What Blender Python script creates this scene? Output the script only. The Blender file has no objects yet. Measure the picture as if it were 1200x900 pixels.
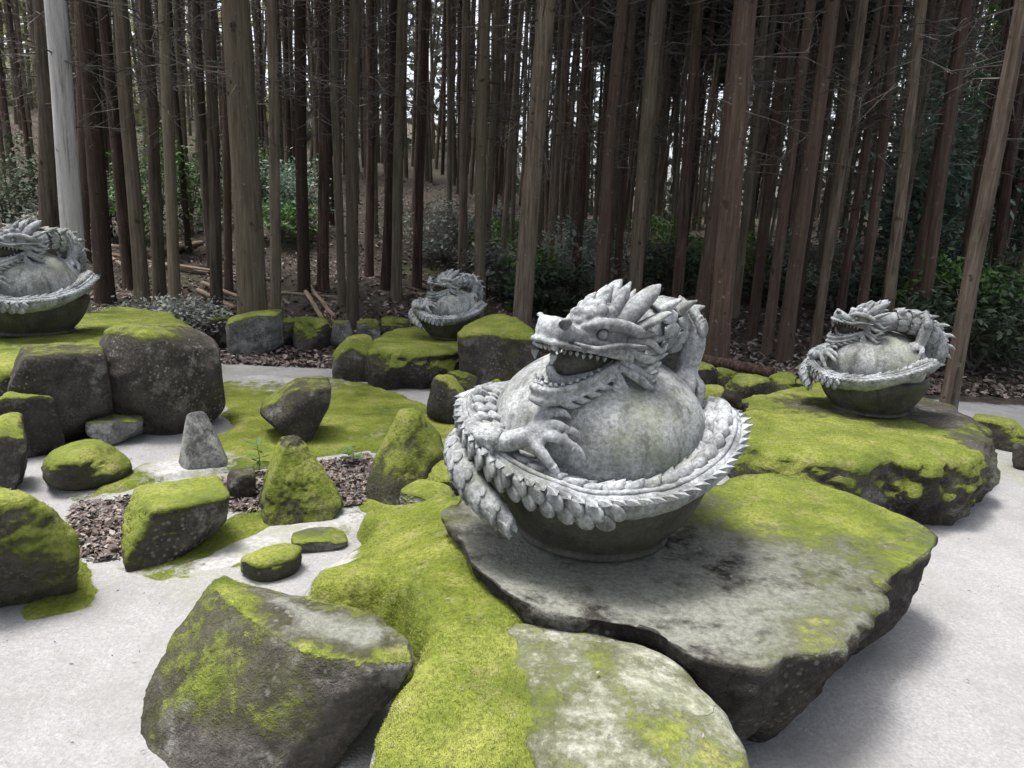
import bpy, math, random
import numpy as np
from mathutils import Vector, Matrix, Euler

# ------------------------------------------------------------------ scene, camera, sky, sun
scene = bpy.context.scene
COL = scene.collection
random.seed(7)
CAM = np.array([0.0, 0.0, 1.6])
FPX, PITCH, ROLL = 800.0, math.radians(13.0), math.radians(2.48)
_F = np.array([0, math.cos(PITCH), -math.sin(PITCH)])
_U0 = np.array([0, math.sin(PITCH), math.cos(PITCH)])
_R0 = np.array([1.0, 0, 0])
_R = math.cos(ROLL) * _R0 + math.sin(ROLL) * _U0
_U = -math.sin(ROLL) * _R0 + math.cos(ROLL) * _U0
cd = bpy.data.cameras.new('camera')
cd.sensor_width = 36.0
cd.lens = 36.0 * FPX / 1200.0
cd.clip_end = 600.0
cd.clip_start = 0.05
cam = bpy.data.objects.new('camera', cd)
COL.objects.link(cam)
m = Matrix.Identity(4)
for i in range(3):
    m[i][0], m[i][1], m[i][2], m[i][3] = _R[i], _U[i], -_F[i], CAM[i]
cam.matrix_world = m
scene.camera = cam

SUN_EL, SUN_AZ = math.radians(77), math.radians(-70)     # azimuth measured from +Y towards +X
world = bpy.data.worlds.new('World')
scene.world = world
world.use_nodes = True
wn = world.node_tree
sky = wn.nodes.new('ShaderNodeTexSky')
sky.sky_type = 'NISHITA'
sky.sun_disc = False
sky.sun_elevation = SUN_EL
sky.sun_rotation = SUN_AZ
sky.dust_density = 6.0
sky.ozone_density = 0.6
sky.air_density = 1.0
bg = wn.nodes['Background']
hsv = wn.nodes.new('ShaderNodeHueSaturation')
hsv.inputs['Saturation'].default_value = 0.45
wn.links.new(sky.outputs[0], hsv.inputs['Color'])
wn.links.new(hsv.outputs[0], bg.inputs['Color'])
bg.inputs['Strength'].default_value = 0.13
sl = bpy.data.lights.new('sun', 'SUN')
sl.energy = 1.5
sl.angle = math.radians(16)
sl.color = (1.0, 0.97, 0.93)
sun = bpy.data.objects.new('sun', sl)
COL.objects.link(sun)
sd = Vector((math.sin(SUN_AZ) * math.cos(SUN_EL), math.cos(SUN_AZ) * math.cos(SUN_EL), math.sin(SUN_EL)))
sun.rotation_euler = sd.to_track_quat('Z', 'Y').to_euler()
vs = scene.view_settings
vs.view_transform = 'Standard'
vs.look = 'None'
vs.exposure = 1.75
vs.gamma = 1.0
scene.cycles.max_bounces = 5
scene.cycles.diffuse_bounces = 3
scene.cycles.glossy_bounces = 2
scene.cycles.transmission_bounces = 3

# ------------------------------------------------------------------ numeric helpers
def _hash(ix, iy, iz, seed):
    h = (ix * 374761393 + iy * 668265263 + iz * 1274126177 + seed * 974711) & 0xffffffff
    h = ((h ^ (h >> 13)) * 1274126177) & 0xffffffff
    h = h ^ (h >> 16)
    return (h & 0xffff) / 65535.0

def vnoise(P, seed=0):
    P = np.asarray(P, float)
    I = np.floor(P).astype(np.int64)
    f = P - I
    f = f * f * f * (f * (f * 6 - 15) + 10)
    x, y, z = I[:, 0], I[:, 1], I[:, 2]
    fx, fy, fz = f[:, 0], f[:, 1], f[:, 2]
    r = 0
    for dx in (0, 1):
        for dy in (0, 1):
            for dz in (0, 1):
                w = (fx if dx else 1 - fx) * (fy if dy else 1 - fy) * (fz if dz else 1 - fz)
                r = r + w * _hash(x + dx, y + dy, z + dz, seed)
    return r * 2 - 1

def fbm(P, scale=1.0, octv=4, seed=0, gain=0.5):
    P = np.asarray(P, float) * scale
    a, s, t = 1.0, 0, 0
    for o in range(octv):
        s = s + a * vnoise(P + 17.3 * o, seed + o)
        t += a
        a *= gain
        P = P * 2.03
    return s / t

def ridged(P, scale=1.0, octv=3, seed=0):
    P = np.asarray(P, float) * scale
    a, s, t = 1.0, 0, 0
    for o in range(octv):
        s = s + a * (1 - 2 * np.abs(vnoise(P + 11.1 * o, seed + o)))
        t += a
        a *= 0.5
        P = P * 2.1
    return s / t

def sstep(x, a, b):
    t = np.clip((x - a) / (b - a), 0, 1)
    return t * t * (3 - 2 * t)

def in_poly(X, Y, poly):
    inside = np.zeros(X.shape, bool)
    n = len(poly)
    for i in range(n):
        x1, y1 = poly[i][:2]
        x2, y2 = poly[(i + 1) % n][:2]
        c = ((y1 > Y) != (y2 > Y)) & (X < (x2 - x1) * (Y - y1) / ((y2 - y1) + 1e-12) + x1)
        inside ^= c
    return inside

def poly_dist(X, Y, poly):
    """signed distance, positive inside"""
    d = np.full(X.shape, 1e9)
    n = len(poly)
    for i in range(n):
        ax, ay = poly[i][:2]
        bx, by = poly[(i + 1) % n][:2]
        ex, ey = bx - ax, by - ay
        t = np.clip(((X - ax) * ex + (Y - ay) * ey) / (ex * ex + ey * ey + 1e-12), 0, 1)
        d = np.minimum(d, np.hypot(X - ax - t * ex, Y - ay - t * ey))
    return np.where(in_poly(X, Y, poly), d, -d)

def ray(px, py):
    d = _F * FPX + _R * (px - 600.0) - _U * (py - 450.0)
    return d / np.linalg.norm(d)

def P(px, py, z=0.0):
    """point of the horizontal plane z seen in that direction"""
    d = ray(px, py)
    return CAM + d * ((z - CAM[2]) / d[2])

def terrain(x, y):
    x = np.asarray(x, float)
    y = np.asarray(y, float)
    edge = 8.0 + 0.25 * np.sin(x * 0.9) - 0.12 * np.clip(x, 0, 6)
    edge = edge - 1.2 * sstep(x, -3.0, -6.0)
    s = np.clip(y - edge, 0, None)
    slope = 0.055 + 0.085 * sstep(x, 2.0, -3.5)
    z = slope * (np.sqrt(s * s + 1.0) - 1.0)
    pts = np.stack([x.ravel(), y.ravel(), np.zeros(x.size)], 1)
    n = fbm(pts, 0.35, 3, 5).reshape(x.shape)
    z = z + n * 0.35 * sstep(s, 0.3, 5.0)
    side = np.clip(np.abs(x) - 14, 0, None) * 0.12
    return z + side * sstep(np.hypot(x, y), 14, 24)

def PG(px, py):
    """first hit of a view ray with the terrain"""
    d = ray(px, py)
    t = np.linspace(1.0, 90, 4000)
    Q = CAM + d * t[:, None]
    b = Q[:, 2] < terrain(Q[:, 0], Q[:, 1])
    i = int(np.argmax(b)) if b.any() else len(t) - 1
    return Q[i]

# ------------------------------------------------------------------ mesh helpers
def mesh_np(name, V, F, mat=None, smooth=True, attrs=None):
    V = np.asarray(V, np.float32)
    me = bpy.data.meshes.new(name)
    if isinstance(F, np.ndarray):
        n = F.shape[1]
        me.vertices.add(len(V))
        me.vertices.foreach_set('co', V.ravel())
        me.loops.add(F.size)
        me.loops.foreach_set('vertex_index', F.astype(np.int32).ravel())
        me.polygons.add(len(F))
        me.polygons.foreach_set('loop_start', np.arange(0, F.size, n, dtype=np.int32))
        me.update(calc_edges=True)
        me.validate()
    else:
        me.from_pydata(V.tolist(), [], F)
        me.update()
    if smooth and len(me.polygons):
        me.polygons.foreach_set('use_smooth', np.ones(len(me.polygons), bool))
    if attrs:
        for k, a in attrs.items():
            at = me.attributes.new(k, 'FLOAT', 'POINT')
            at.data.foreach_set('value', np.asarray(a, np.float32))
    if mat is not None:
        me.materials.append(mat)
    return me

def link(name, me, parent=None, loc=None):
    o = bpy.data.objects.new(name, me)
    COL.objects.link(o)
    if parent is not None:
        o.parent = parent
    if loc is not None:
        o.location = tuple(loc)
    return o

def tag(o, label=None, cat=None, group=None, kind=None):
    if label: o['label'] = label
    if cat: o['category'] = cat
    if group: o['group'] = group
    if kind: o['kind'] = kind
    return o

class MB:
    """collects pieces with mixed faces"""
    def __init__(self):
        self.V, self.F, self.n = [], [], 0
    def add(self, V, F):
        V = np.asarray(V, float)
        self.V.append(V)
        self.F += [tuple(int(i) + self.n for i in f) for f in F]
        self.n += len(V)
    def mesh(self, name, mat, smooth=True):
        return mesh_np(name, np.concatenate(self.V), self.F, mat, smooth)

def smooth_path(pts, n):
    pts = np.asarray(pts, float)
    k = len(pts)
    if k < 3:
        t = np.linspace(0, 1, n)[:, None]
        return pts[0] * (1 - t) + pts[-1] * t
    out = []
    e = np.vstack([2 * pts[0] - pts[1], pts, 2 * pts[-1] - pts[-2]])
    for u in np.linspace(0, k - 1, n):
        i = min(int(u), k - 2)
        t = u - i
        p0, p1, p2, p3 = e[i], e[i + 1], e[i + 2], e[i + 3]
        out.append(0.5 * ((2 * p1) + (-p0 + p2) * t + (2 * p0 - 5 * p1 + 4 * p2 - p3) * t * t + (-p0 + 3 * p1 - 3 * p2 + p3) * t ** 3))
    return np.array(out)

def tube(pts, rad, sides=8, n=None, up=(0, 0, 1), flat=1.0):
    """closed tapered tube; rad list of radii; flat scales the cross-section along the up direction"""
    n = n or max(2, len(pts) * 4)
    pts = np.asarray(pts, float)
    rad = np.asarray(rad, float)
    path = smooth_path(np.column_stack([pts, rad]), n)
    C, r = path[:, :3], np.clip(path[:, 3], 0.0004, None)
    T = np.gradient(C, axis=0)
    T /= np.linalg.norm(T, axis=1)[:, None] + 1e-12
    up = np.asarray(up, float)
    B = np.cross(T, up)
    bad = np.linalg.norm(B, axis=1) < 1e-3
    B[bad] = np.cross(T[bad], np.array([1.0, 0.2, 0]))
    B /= np.linalg.norm(B, axis=1)[:, None]
    N = np.cross(B, T)
    a = np.linspace(0, 2 * np.pi, sides, endpoint=False)
    V = (C[:, None, :] + r[:, None, None] * (np.cos(a)[None, :, None] * B[:, None, :] + flat * np.sin(a)[None, :, None] * N[:, None, :])).reshape(-1, 3)
    F = []
    for i in range(n - 1):
        for j in range(sides):
            k = (j + 1) % sides
            F.append((i * sides + j, i * sides + k, (i + 1) * sides + k, (i + 1) * sides + j))
    c0, c1 = len(V), len(V) + 1
    V = np.vstack([V, C[0], C[-1]])
    for j in range(sides):
        k = (j + 1) % sides
        F.append((c0, k, j))
        F.append((c1, (n - 1) * sides + j, (n - 1) * sides + k))
    return V, F

def loft(secs, sides=20, n=None, power=2.4):
    """secs: (u, wc, hw, hh) sections along u in the u,v,w frame"""
    secs = np.asarray(secs, float)
    S = smooth_path(secs, n or len(secs) * 4)
    a = np.linspace(0, 2 * np.pi, sides, endpoint=False)
    ca = np.sign(np.cos(a)) * np.abs(np.cos(a)) ** (2 / power)
    sa = np.sign(np.sin(a)) * np.abs(np.sin(a)) ** (2 / power)
    V = []
    for u, wc, hw, hh in S:
        hw, hh = max(hw, 0.002), max(hh, 0.002)
        V.append(np.stack([np.full(sides, u), hw * ca, wc + hh * sa], 1))
    V = np.concatenate(V)
    F = []
    n = len(S)
    for i in range(n - 1):
        for j in range(sides):
            k = (j + 1) % sides
            F.append((i * sides + j, (i + 1) * sides + j, (i + 1) * sides + k, i * sides + k))
    F.append(tuple(range(sides)))
    F.append(tuple((n - 1) * sides + j for j in range(sides))[::-1])
    return V, F

def ball(c, r, seg=14, rings=9):
    V, F = [], []
    r = np.array(r if hasattr(r, '__len__') else (r, r, r), float)
    for i in range(1, rings):
        t = math.pi * i / rings
        for j in range(seg):
            p = 2 * math.pi * j / seg
            V.append((math.sin(t) * math.cos(p), math.sin(t) * math.sin(p), math.cos(t)))
    V += [(0, 0, 1), (0, 0, -1)]
    N = (rings - 1) * seg
    for i in range(rings - 2):
        for j in range(seg):
            k = (j + 1) % seg
            F.append((i * seg + j, (i + 1) * seg + j, (i + 1) * seg + k, i * seg + k))
    for j in range(seg):
        k = (j + 1) % seg
        F.append((N, j, k))
        F.append((N + 1, (rings - 2) * seg + k, (rings - 2) * seg + j))
    return np.array(V) * r + np.array(c, float), F

def lathe(prof, seg=64):
    prof = np.asarray(prof, float)
    n = len(prof)
    a = np.linspace(0, 2 * np.pi, seg, endpoint=False)
    V = np.concatenate([np.stack([r * np.cos(a), r * np.sin(a), np.full(seg, z)], 1) for r, z in prof])
    F = []
    for i in range(n - 1):
        for j in range(seg):
            k = (j + 1) % seg
            F.append((i * seg + j, i * seg + k, (i + 1) * seg + k, (i + 1) * seg + j))
    F.append(tuple(range(seg))[::-1])
    F.append(tuple((n - 1) * seg + j for j in range(seg)))
    return V, F

def merge_remesh(mb, voxel, name, mat, cut=None, smooth_it=4, noise_amp=0.0, noise_scale=30, seed=0):
    """one continuous carved surface out of overlapping closed pieces"""
    tmp = link('tmp', mb.mesh('tmp', None))
    md = tmp.modifiers.new('r', 'REMESH')
    md.mode = 'VOXEL'
    md.voxel_size = voxel
    md.adaptivity = 0.0
    tc = None
    if smooth_it:
        s = tmp.modifiers.new('s', 'SMOOTH')
        s.iterations = smooth_it
        s.factor = 0.5
    if cut is not None:
        tc = link('tmpcut', cut.mesh('tmpcut', None))
        b = tmp.modifiers.new('b', 'BOOLEAN')
        b.object = tc
        b.operation = 'DIFFERENCE'
        b.solver = 'FAST' if 'FAST' in [e.identifier for e in b.bl_rna.properties['solver'].enum_items] else 'EXACT'
    dg = bpy.context.evaluated_depsgraph_get()
    me = bpy.data.meshes.new_from_object(tmp.evaluated_get(dg))
    bpy.data.objects.remove(tmp)
    if tc: bpy.data.objects.remove(tc)
    me.name = name
    n = len(me.vertices)
    if noise_amp and n:
        co = np.empty(n * 3, np.float32)
        no = np.empty(n * 3, np.float32)
        me.vertices.foreach_get('co', co)
        me.vertices.foreach_get('normal', no)
        co, no = co.reshape(-1, 3), no.reshape(-1, 3)
        co = co + no * (noise_amp * fbm(co, noise_scale, 3, seed))[:, None]
        me.vertices.foreach_set('co', co.astype(np.float32).ravel())
    me.polygons.foreach_set('use_smooth', np.ones(len(me.polygons), bool))
    me.materials.clear()
    me.materials.append(mat)
    me.update()
    return me

# ------------------------------------------------------------------ materials
def new_mat(name):
    mt = bpy.data.materials.new(name)
    mt.use_nodes = True
    nt = mt.node_tree
    return mt, nt, nt.nodes['Principled BSDF']

def N(nt, typ, **kw):
    n = nt.nodes.new(typ)
    for k, v in kw.items():
        if k in ('operation', 'blend_type', 'data_type', 'attribute_type', 'attribute_name', 'noise_dimensions', 'feature', 'distance'):
            setattr(n, k, v)
        else:
            n.inputs[k].default_value = v
    return n

def noise(nt, coord, scale, detail=5, rough=0.55, dist=0.0):
    n = N(nt, 'ShaderNodeTexNoise', Scale=scale, Detail=detail, Roughness=rough, Distortion=dist)
    nt.links.new(coord, n.inputs['Vector'])
    return n.outputs['Fac']

def ramp(nt, fac, stops):
    r = nt.nodes.new('ShaderNodeValToRGB')
    el = r.color_ramp.elements
    while len(el) < len(stops):
        el.new(0.5)
    for e, (p, c) in zip(el, stops):
        e.position = p
        e.color = (c, c, c, 1) if not hasattr(c, '__len__') else (*c, 1)
    nt.links.new(fac, r.inputs['Fac'])
    return r.outputs['Color']

def mixc(nt, fac, a, b):
    n = nt.nodes.new('ShaderNodeMix')
    n.data_type = 'RGBA'
    for sock, v in ((n.inputs[0], fac), (n.inputs[6], a), (n.inputs[7], b)):
        if hasattr(v, 'is_linked') or hasattr(v, 'links'):
            nt.links.new(v, sock)
        elif hasattr(v, '__len__'):
            sock.default_value = (*v, 1)
        else:
            sock.default_value = v
    return n.outputs[2]

def mth(nt, op, a, b=None, clamp=False):
    n = nt.nodes.new('ShaderNodeMath')
    n.operation = op
    n.use_clamp = clamp
    for s, v in zip(n.inputs, (a, b)):
        if v is None: continue
        if hasattr(v, 'links'): nt.links.new(v, s)
        else: s.default_value = v
    return n.outputs[0]

def bump(nt, bsdf, h, strength=0.5, dist=0.02):
    b = N(nt, 'ShaderNodeBump', Strength=strength, Distance=dist)
    nt.links.new(h, b.inputs['Height'])
    nt.links.new(b.outputs[0], bsdf.inputs['Normal'])

def coords(nt, which='Object'):
    t = nt.nodes.new('ShaderNodeTexCoord')
    return t.outputs[which]

def world_pos(nt):
    g = nt.nodes.new('ShaderNodeNewGeometry')
    return g.outputs['Position']

def objrand(nt):
    return nt.nodes.new('ShaderNodeObjectInfo').outputs['Random']

def setc(nt, b, col, rough=0.9, spec=0.2):
    if hasattr(col, 'links'): nt.links.new(col, b.inputs['Base Color'])
    else: b.inputs['Base Color'].default_value = (*col, 1)
    if hasattr(rough, 'links'): nt.links.new(rough, b.inputs['Roughness'])
    else: b.inputs['Roughness'].default_value = rough
    b.inputs['Specular IOR Level'].default_value = spec

MOSS_A, MOSS_B, MOSS_C = (0.070, 0.100, 0.018), (0.165, 0.200, 0.034), (0.30, 0.315, 0.085)

def moss_color(nt, w):
    n1 = noise(nt, w, 2.6, 5, 0.65)
    n2 = noise(nt, w, 60, 4, 0.65)
    n3 = noise(nt, w, 8.5, 6, 0.7)
    c = ramp(nt, n1, [(0.30, MOSS_A), (0.50, MOSS_B), (0.72, MOSS_C)])
    c = mixc(nt, ramp(nt, n3, [(0.53, 0.0), (0.70, 0.75)]), c, (0.27, 0.25, 0.12))
    c = mixc(nt, ramp(nt, n3, [(0.28, 0.7), (0.42, 0.0)]), c, (0.075, 0.095, 0.018))
    return mixc(nt, ramp(nt, n2, [(0.3, 0.75), (0.55, 0.0)]), c, (0.07, 0.085, 0.012))

def make_rock_mat(name, dark, light, lichen, lichen_lo=0.62):
    mt, nt, b = new_mat(name)
    w = world_pos(nt)
    big = noise(nt, w, 1.9, 6, 0.6)
    mid = noise(nt, w, 9, 6, 0.65)
    fine = noise(nt, w, 55, 5, 0.7)
    c = ramp(nt, big, [(0.32, dark), (0.68, light)])
    c = mixc(nt, ramp(nt, mid, [(0.35, 0.65), (0.6, 0.0)]), c, tuple(v * 0.45 for v in dark))
    c = mixc(nt, ramp(nt, fine, [(0.5, 0.0), (0.72, 0.55)]), c, tuple(min(1, v * 1.7) for v in light))
    lm = mth(nt, 'MULTIPLY', ramp(nt, noise(nt, w, 4.5, 7, 0.7), [(lichen_lo - 0.07, 0.0), (lichen_lo + 0.03, 1.0)]), ramp(nt, fine, [(0.35, 0.2), (0.6, 0.95)]))
    c = mixc(nt, lm, c, lichen)
    v2 = nt.nodes.new('ShaderNodeTexVoronoi'); v2.inputs['Scale'].default_value = 34
    nt.links.new(w, v2.inputs['Vector'])
    c = mixc(nt, mth(nt, 'MULTIPLY', ramp(nt, v2.outputs['Distance'], [(0.20, 0.75), (0.34, 0.0)]), ramp(nt, noise(nt, w, 2.8, 3, 0.6), [(0.52, 0.0), (0.62, 1.0)])), c, lichen)
    wv = nt.nodes.new('ShaderNodeVectorMath'); wv.operation = 'ADD'
    nz = N(nt, 'ShaderNodeTexNoise', Scale=3.0, Detail=4.0)
    nt.links.new(w, nz.inputs['Vector'])
    vm = nt.nodes.new('ShaderNodeVectorMath'); vm.operation = 'SCALE'; vm.inputs['Scale'].default_value = 0.28
    nt.links.new(nz.outputs['Color'], vm.inputs[0])
    nt.links.new(w, wv.inputs[0]); nt.links.new(vm.outputs[0], wv.inputs[1])
    vo = nt.nodes.new('ShaderNodeTexVoronoi'); vo.feature = 'DISTANCE_TO_EDGE'; vo.inputs['Scale'].default_value = 3.1
    nt.links.new(wv.outputs[0], vo.inputs['Vector'])
    crack = mth(nt, 'MULTIPLY', ramp(nt, vo.outputs['Distance'], [(0.0, 1.0), (0.009, 0.0)]), ramp(nt, big, [(0.54, 0.0), (0.60, 1.0)]))
    c = mixc(nt, mth(nt, 'MULTIPLY', crack, 0.6), c, tuple(v * 0.4 for v in dark))
    tone = mth(nt, 'ADD', mth(nt, 'MULTIPLY', objrand(nt), 0.6), 0.7)
    mul = nt.nodes.new('ShaderNodeMix'); mul.data_type = 'RGBA'; mul.blend_type = 'MULTIPLY'
    mul.inputs[0].default_value = 1.0
    nt.links.new(c, mul.inputs[6])
    nt.links.new(tone, mul.inputs[7])
    c = mul.outputs[2]
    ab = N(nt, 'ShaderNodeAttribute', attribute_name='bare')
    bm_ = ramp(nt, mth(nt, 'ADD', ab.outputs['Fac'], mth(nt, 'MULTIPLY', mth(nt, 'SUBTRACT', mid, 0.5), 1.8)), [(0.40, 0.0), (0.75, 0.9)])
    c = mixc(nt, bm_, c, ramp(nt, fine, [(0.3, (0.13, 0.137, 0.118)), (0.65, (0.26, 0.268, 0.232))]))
    at = N(nt, 'ShaderNodeAttribute', attribute_name='moss')
    edge = mth(nt, 'ADD', at.outputs['Fac'], mth(nt, 'MULTIPLY', mth(nt, 'SUBTRACT', noise(nt, w, 13, 5, 0.72), 0.5), 1.1))
    mm = ramp(nt, edge, [(0.42, 0.0), (0.66, 1.0)])
    c = mixc(nt, ramp(nt, edge, [(0.10, 0.0), (0.50, 0.75)]), c, (0.055, 0.060, 0.018))
    c = mixc(nt, mm, c, moss_color(nt, w))
    setc(nt, b, c, 0.92, 0.2)
    h = mth(nt, 'ADD', mth(nt, 'MULTIPLY', mid, 1.0), mth(nt, 'MULTIPLY', fine, 0.55))
    h = mth(nt, 'ADD', h, mth(nt, 'MULTIPLY', mm, 0.25))
    h = mth(nt, 'SUBTRACT', h, mth(nt, 'MULTIPLY', crack, 0.15))
    h = mth(nt, 'ADD', h, mth(nt, 'MULTIPLY', noise(nt, w, 190, 2, 0.6), 0.25))
    bump(nt, b, h, 0.85, 0.03)
    return mt

M = {}
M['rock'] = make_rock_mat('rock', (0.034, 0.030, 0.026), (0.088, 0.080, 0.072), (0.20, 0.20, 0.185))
M['rock_pale'] = make_rock_mat('rock_pale', (0.12, 0.12, 0.115), (0.24, 0.24, 0.235), (0.36, 0.37, 0.35), 0.56)
M['rock_slab'] = make_rock_mat('rock_slab', (0.135, 0.140, 0.105), (0.25, 0.265, 0.19), (0.38, 0.39, 0.35), 0.56)

# moss carpet (ground moss and mound) with bare sand where attribute moss is low
mt, nt, b = new_mat('moss_carpet')
w = world_pos(nt)
at = N(nt, 'ShaderNodeAttribute', attribute_name='moss')
sandc = ramp(nt, noise(nt, w, 40, 6, 0.7), [(0.3, (0.22, 0.22, 0.22)), (0.6, (0.38, 0.378, 0.38))])
sandc = mixc(nt, ramp(nt, noise(nt, w, 5, 6, 0.6), [(0.38, 0.8), (0.58, 0.0)]), sandc, (0.22, 0.225, 0.18))
edge = mth(nt, 'ADD', at.outputs['Fac'], mth(nt, 'MULTIPLY', mth(nt, 'SUBTRACT', noise(nt, w, 9, 5, 0.72), 0.5), 1.0))
mm = ramp(nt, edge, [(0.40, 0.0), (0.58, 1.0)])
mc = moss_color(nt, w)
mc = mixc(nt, ramp(nt, noise(nt, w, 6, 5, 0.6), [(0.58, 0.0), (0.70, 0.5)]), mc, (0.23, 0.20, 0.12))
setc(nt, b, mixc(nt, mm, sandc, mc), 0.95, 0.1)
h = mth(nt, 'ADD', noise(nt, w, 45, 5, 0.7), mth(nt, 'MULTIPLY', noise(nt, w, 12, 4, 0.6), 0.6))
bump(nt, b, mth(nt, 'MULTIPLY', h, mth(nt, 'ADD', mth(nt, 'MULTIPLY', mm, 0.8), 0.2)), 0.8, 0.03)
M['carpet'] = mt

# ground: pale gravel yard, brown forest floor
mt, nt, b = new_mat('ground')
w = world_pos(nt)
at = N(nt, 'ShaderNodeAttribute', attribute_name='forest')
gr = ramp(nt, noise(nt, w, 70, 6, 0.75), [(0.25, (0.22, 0.22, 0.222)), (0.5, (0.34, 0.34, 0.343)), (0.75, (0.45, 0.45, 0.455))])
gr = mixc(nt, ramp(nt, noise(nt, w, 2.2, 7, 0.62), [(0.40, 0.8), (0.56, 0.0)]), gr, (0.27, 0.268, 0.265))
gr = mixc(nt, ramp(nt, noise(nt, w, 13, 6, 0.75), [(0.54, 0.0), (0.70, 0.6)]), gr, (0.24, 0.235, 0.215))
gr = mixc(nt, ramp(nt, noise(nt, w, 160, 2, 0.6), [(0.60, 0.0), (0.68, 0.35)]), gr, (0.16, 0.16, 0.163))
gr = mixc(nt, ramp(nt, noise(nt, w, 0.9, 6, 0.6), [(0.56, 0.0), (0.70, 0.5)]), gr, (0.27, 0.30, 0.10))
vo = nt.nodes.new('ShaderNodeTexVoronoi'); vo.inputs['Scale'].default_value = 95
nt.links.new(w, vo.inputs['Vector'])
gr = mixc(nt, 0.16, gr, ramp(nt, vo.outputs['Color'], [(0.0, (0.14, 0.14, 0.145)), (0.5, (0.33, 0.33, 0.33)), (1.0, (0.62, 0.62, 0.62))]))
fl = ramp(nt, noise(nt, w, 7, 8, 0.7), [(0.3, (0.014, 0.012, 0.010)), (0.5, (0.042, 0.034, 0.027)), (0.72, (0.105, 0.088, 0.072))])
fl = mixc(nt, ramp(nt, noise(nt, w, 0.7, 4, 0.5), [(0.5, 0.0), (0.66, 0.6)]), fl, (0.055, 0.060, 0.035))
e = mth(nt, 'ADD', at.outputs['Fac'], mth(nt, 'MULTIPLY', mth(nt, 'SUBTRACT', noise(nt, w, 4, 8, 0.7), 0.5), 0.9))
mm = ramp(nt, e, [(0.4, 0.0), (0.6, 1.0)])
setc(nt, b, mixc(nt, mm, gr, fl), 0.9, 0.2)
h = mth(nt, 'ADD', noise(nt, w, 90, 5, 0.7), mth(nt, 'MULTIPLY', noise(nt, w, 9, 5, 0.6), 1.2))
bump(nt, b, h, 0.7, 0.03)
M['ground'] = mt

def make_stone_mat(name, dark, light, stain, green, gfac):
    mt, nt, b = new_mat(name)
    w = world_pos(nt)
    c = ramp(nt, noise(nt, w, 6, 7, 0.65), [(0.33, dark), (0.62, light)])
    fine = noise(nt, w, 70, 6, 0.7)
    c = mixc(nt, ramp(nt, fine, [(0.38, 0.55), (0.58, 0.0)]), c, stain)
    c = mixc(nt, ramp(nt, noise(nt, w, 17, 8, 0.75), [(0.54, 0.0), (0.68, 0.7)]), c, stain)
    c = mixc(nt, ramp(nt, noise(nt, w, 3.3, 6, 0.65), [(0.50, 0.0), (0.64, gfac)]), c, green)
    mp = N(nt, 'ShaderNodeMapping')
    mp.inputs['Scale'].default_value = (16, 16, 2.2)
    nt.links.new(w, mp.inputs['Vector'])
    c = mixc(nt, ramp(nt, noise(nt, mp.outputs[0], 1.0, 5, 0.65), [(0.53, 0.0), (0.66, 0.65)]), c, stain)
    setc(nt, b, c, 0.88, 0.25)
    h = mth(nt, 'ADD', mth(nt, 'MULTIPLY', fine, 0.6), noise(nt, w, 26, 5, 0.65))
    bump(nt, b, h, 0.55, 0.012)
    return mt
M['stone'] = make_stone_mat('carved_stone', (0.14, 0.148, 0.153), (0.43, 0.455, 0.475), (0.060, 0.061, 0.058), (0.155, 0.175, 0.12), 0.45)
M['orb'] = make_stone_mat('orb_stone', (0.13, 0.138, 0.136), (0.38, 0.40, 0.40), (0.060, 0.062, 0.057), (0.20, 0.225, 0.14), 0.45)
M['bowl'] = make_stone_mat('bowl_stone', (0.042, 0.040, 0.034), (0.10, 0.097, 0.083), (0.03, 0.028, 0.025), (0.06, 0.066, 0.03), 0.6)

def make_bark(name, stops, green):
    mt, nt, b = new_mat(name)
    o = coords(nt, 'Object')
    mp = N(nt, 'ShaderNodeMapping')
    mp.inputs['Scale'].default_value = (26, 26, 1.6)
    nt.links.new(world_pos(nt), mp.inputs['Vector'])
    fib = noise(nt, mp.outputs[0], 1.0, 7, 0.7)
    c = ramp(nt, fib, stops)
    rnd = objrand(nt)
    c = mixc(nt, mth(nt, 'MULTIPLY', ramp(nt, rnd, [(0.2, 0.0), (1.0, 1.0)]), 0.55), c, green)
    w = world_pos(nt)
    c = mixc(nt, ramp(nt, noise(nt, w, 2.2, 6, 0.7), [(0.52, 0.0), (0.70, 0.6)]), c, green)
    c = mixc(nt, ramp(nt, noise(nt, w, 11, 5, 0.7), [(0.62, 0.0), (0.70, 0.6)]), c, (0.24, 0.23, 0.21))
    c = mixc(nt, ramp(nt, noise(nt, w, 6.5, 3, 0.5), [(0.28, 0.85), (0.34, 0.0)]), c, (0.03, 0.025, 0.02))
    mul = nt.nodes.new('ShaderNodeMix'); mul.data_type = 'RGBA'; mul.blend_type = 'MULTIPLY'
    mul.inputs[0].default_value = 1.0
    nt.links.new(c, mul.inputs[6])
    nt.links.new(mth(nt, 'ADD', mth(nt, 'MULTIPLY', mth(nt, 'FRACT', mth(nt, 'MULTIPLY', rnd, 7.31)), 0.8), 0.6), mul.inputs[7])
    setc(nt, b, mul.outputs[2], 0.92, 0.15)
    bump(nt, b, mth(nt, 'ADD', fib, mth(nt, 'MULTIPLY', noise(nt, w, 30, 5, 0.7), 0.4)), 0.9, 0.03)
    return mt
M['bark'] = make_bark('bark', [(0.30, (0.030, 0.024, 0.019)), (0.5, (0.112, 0.088, 0.068)), (0.72, (0.22, 0.185, 0.150))], (0.142, 0.128, 0.090))
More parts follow.
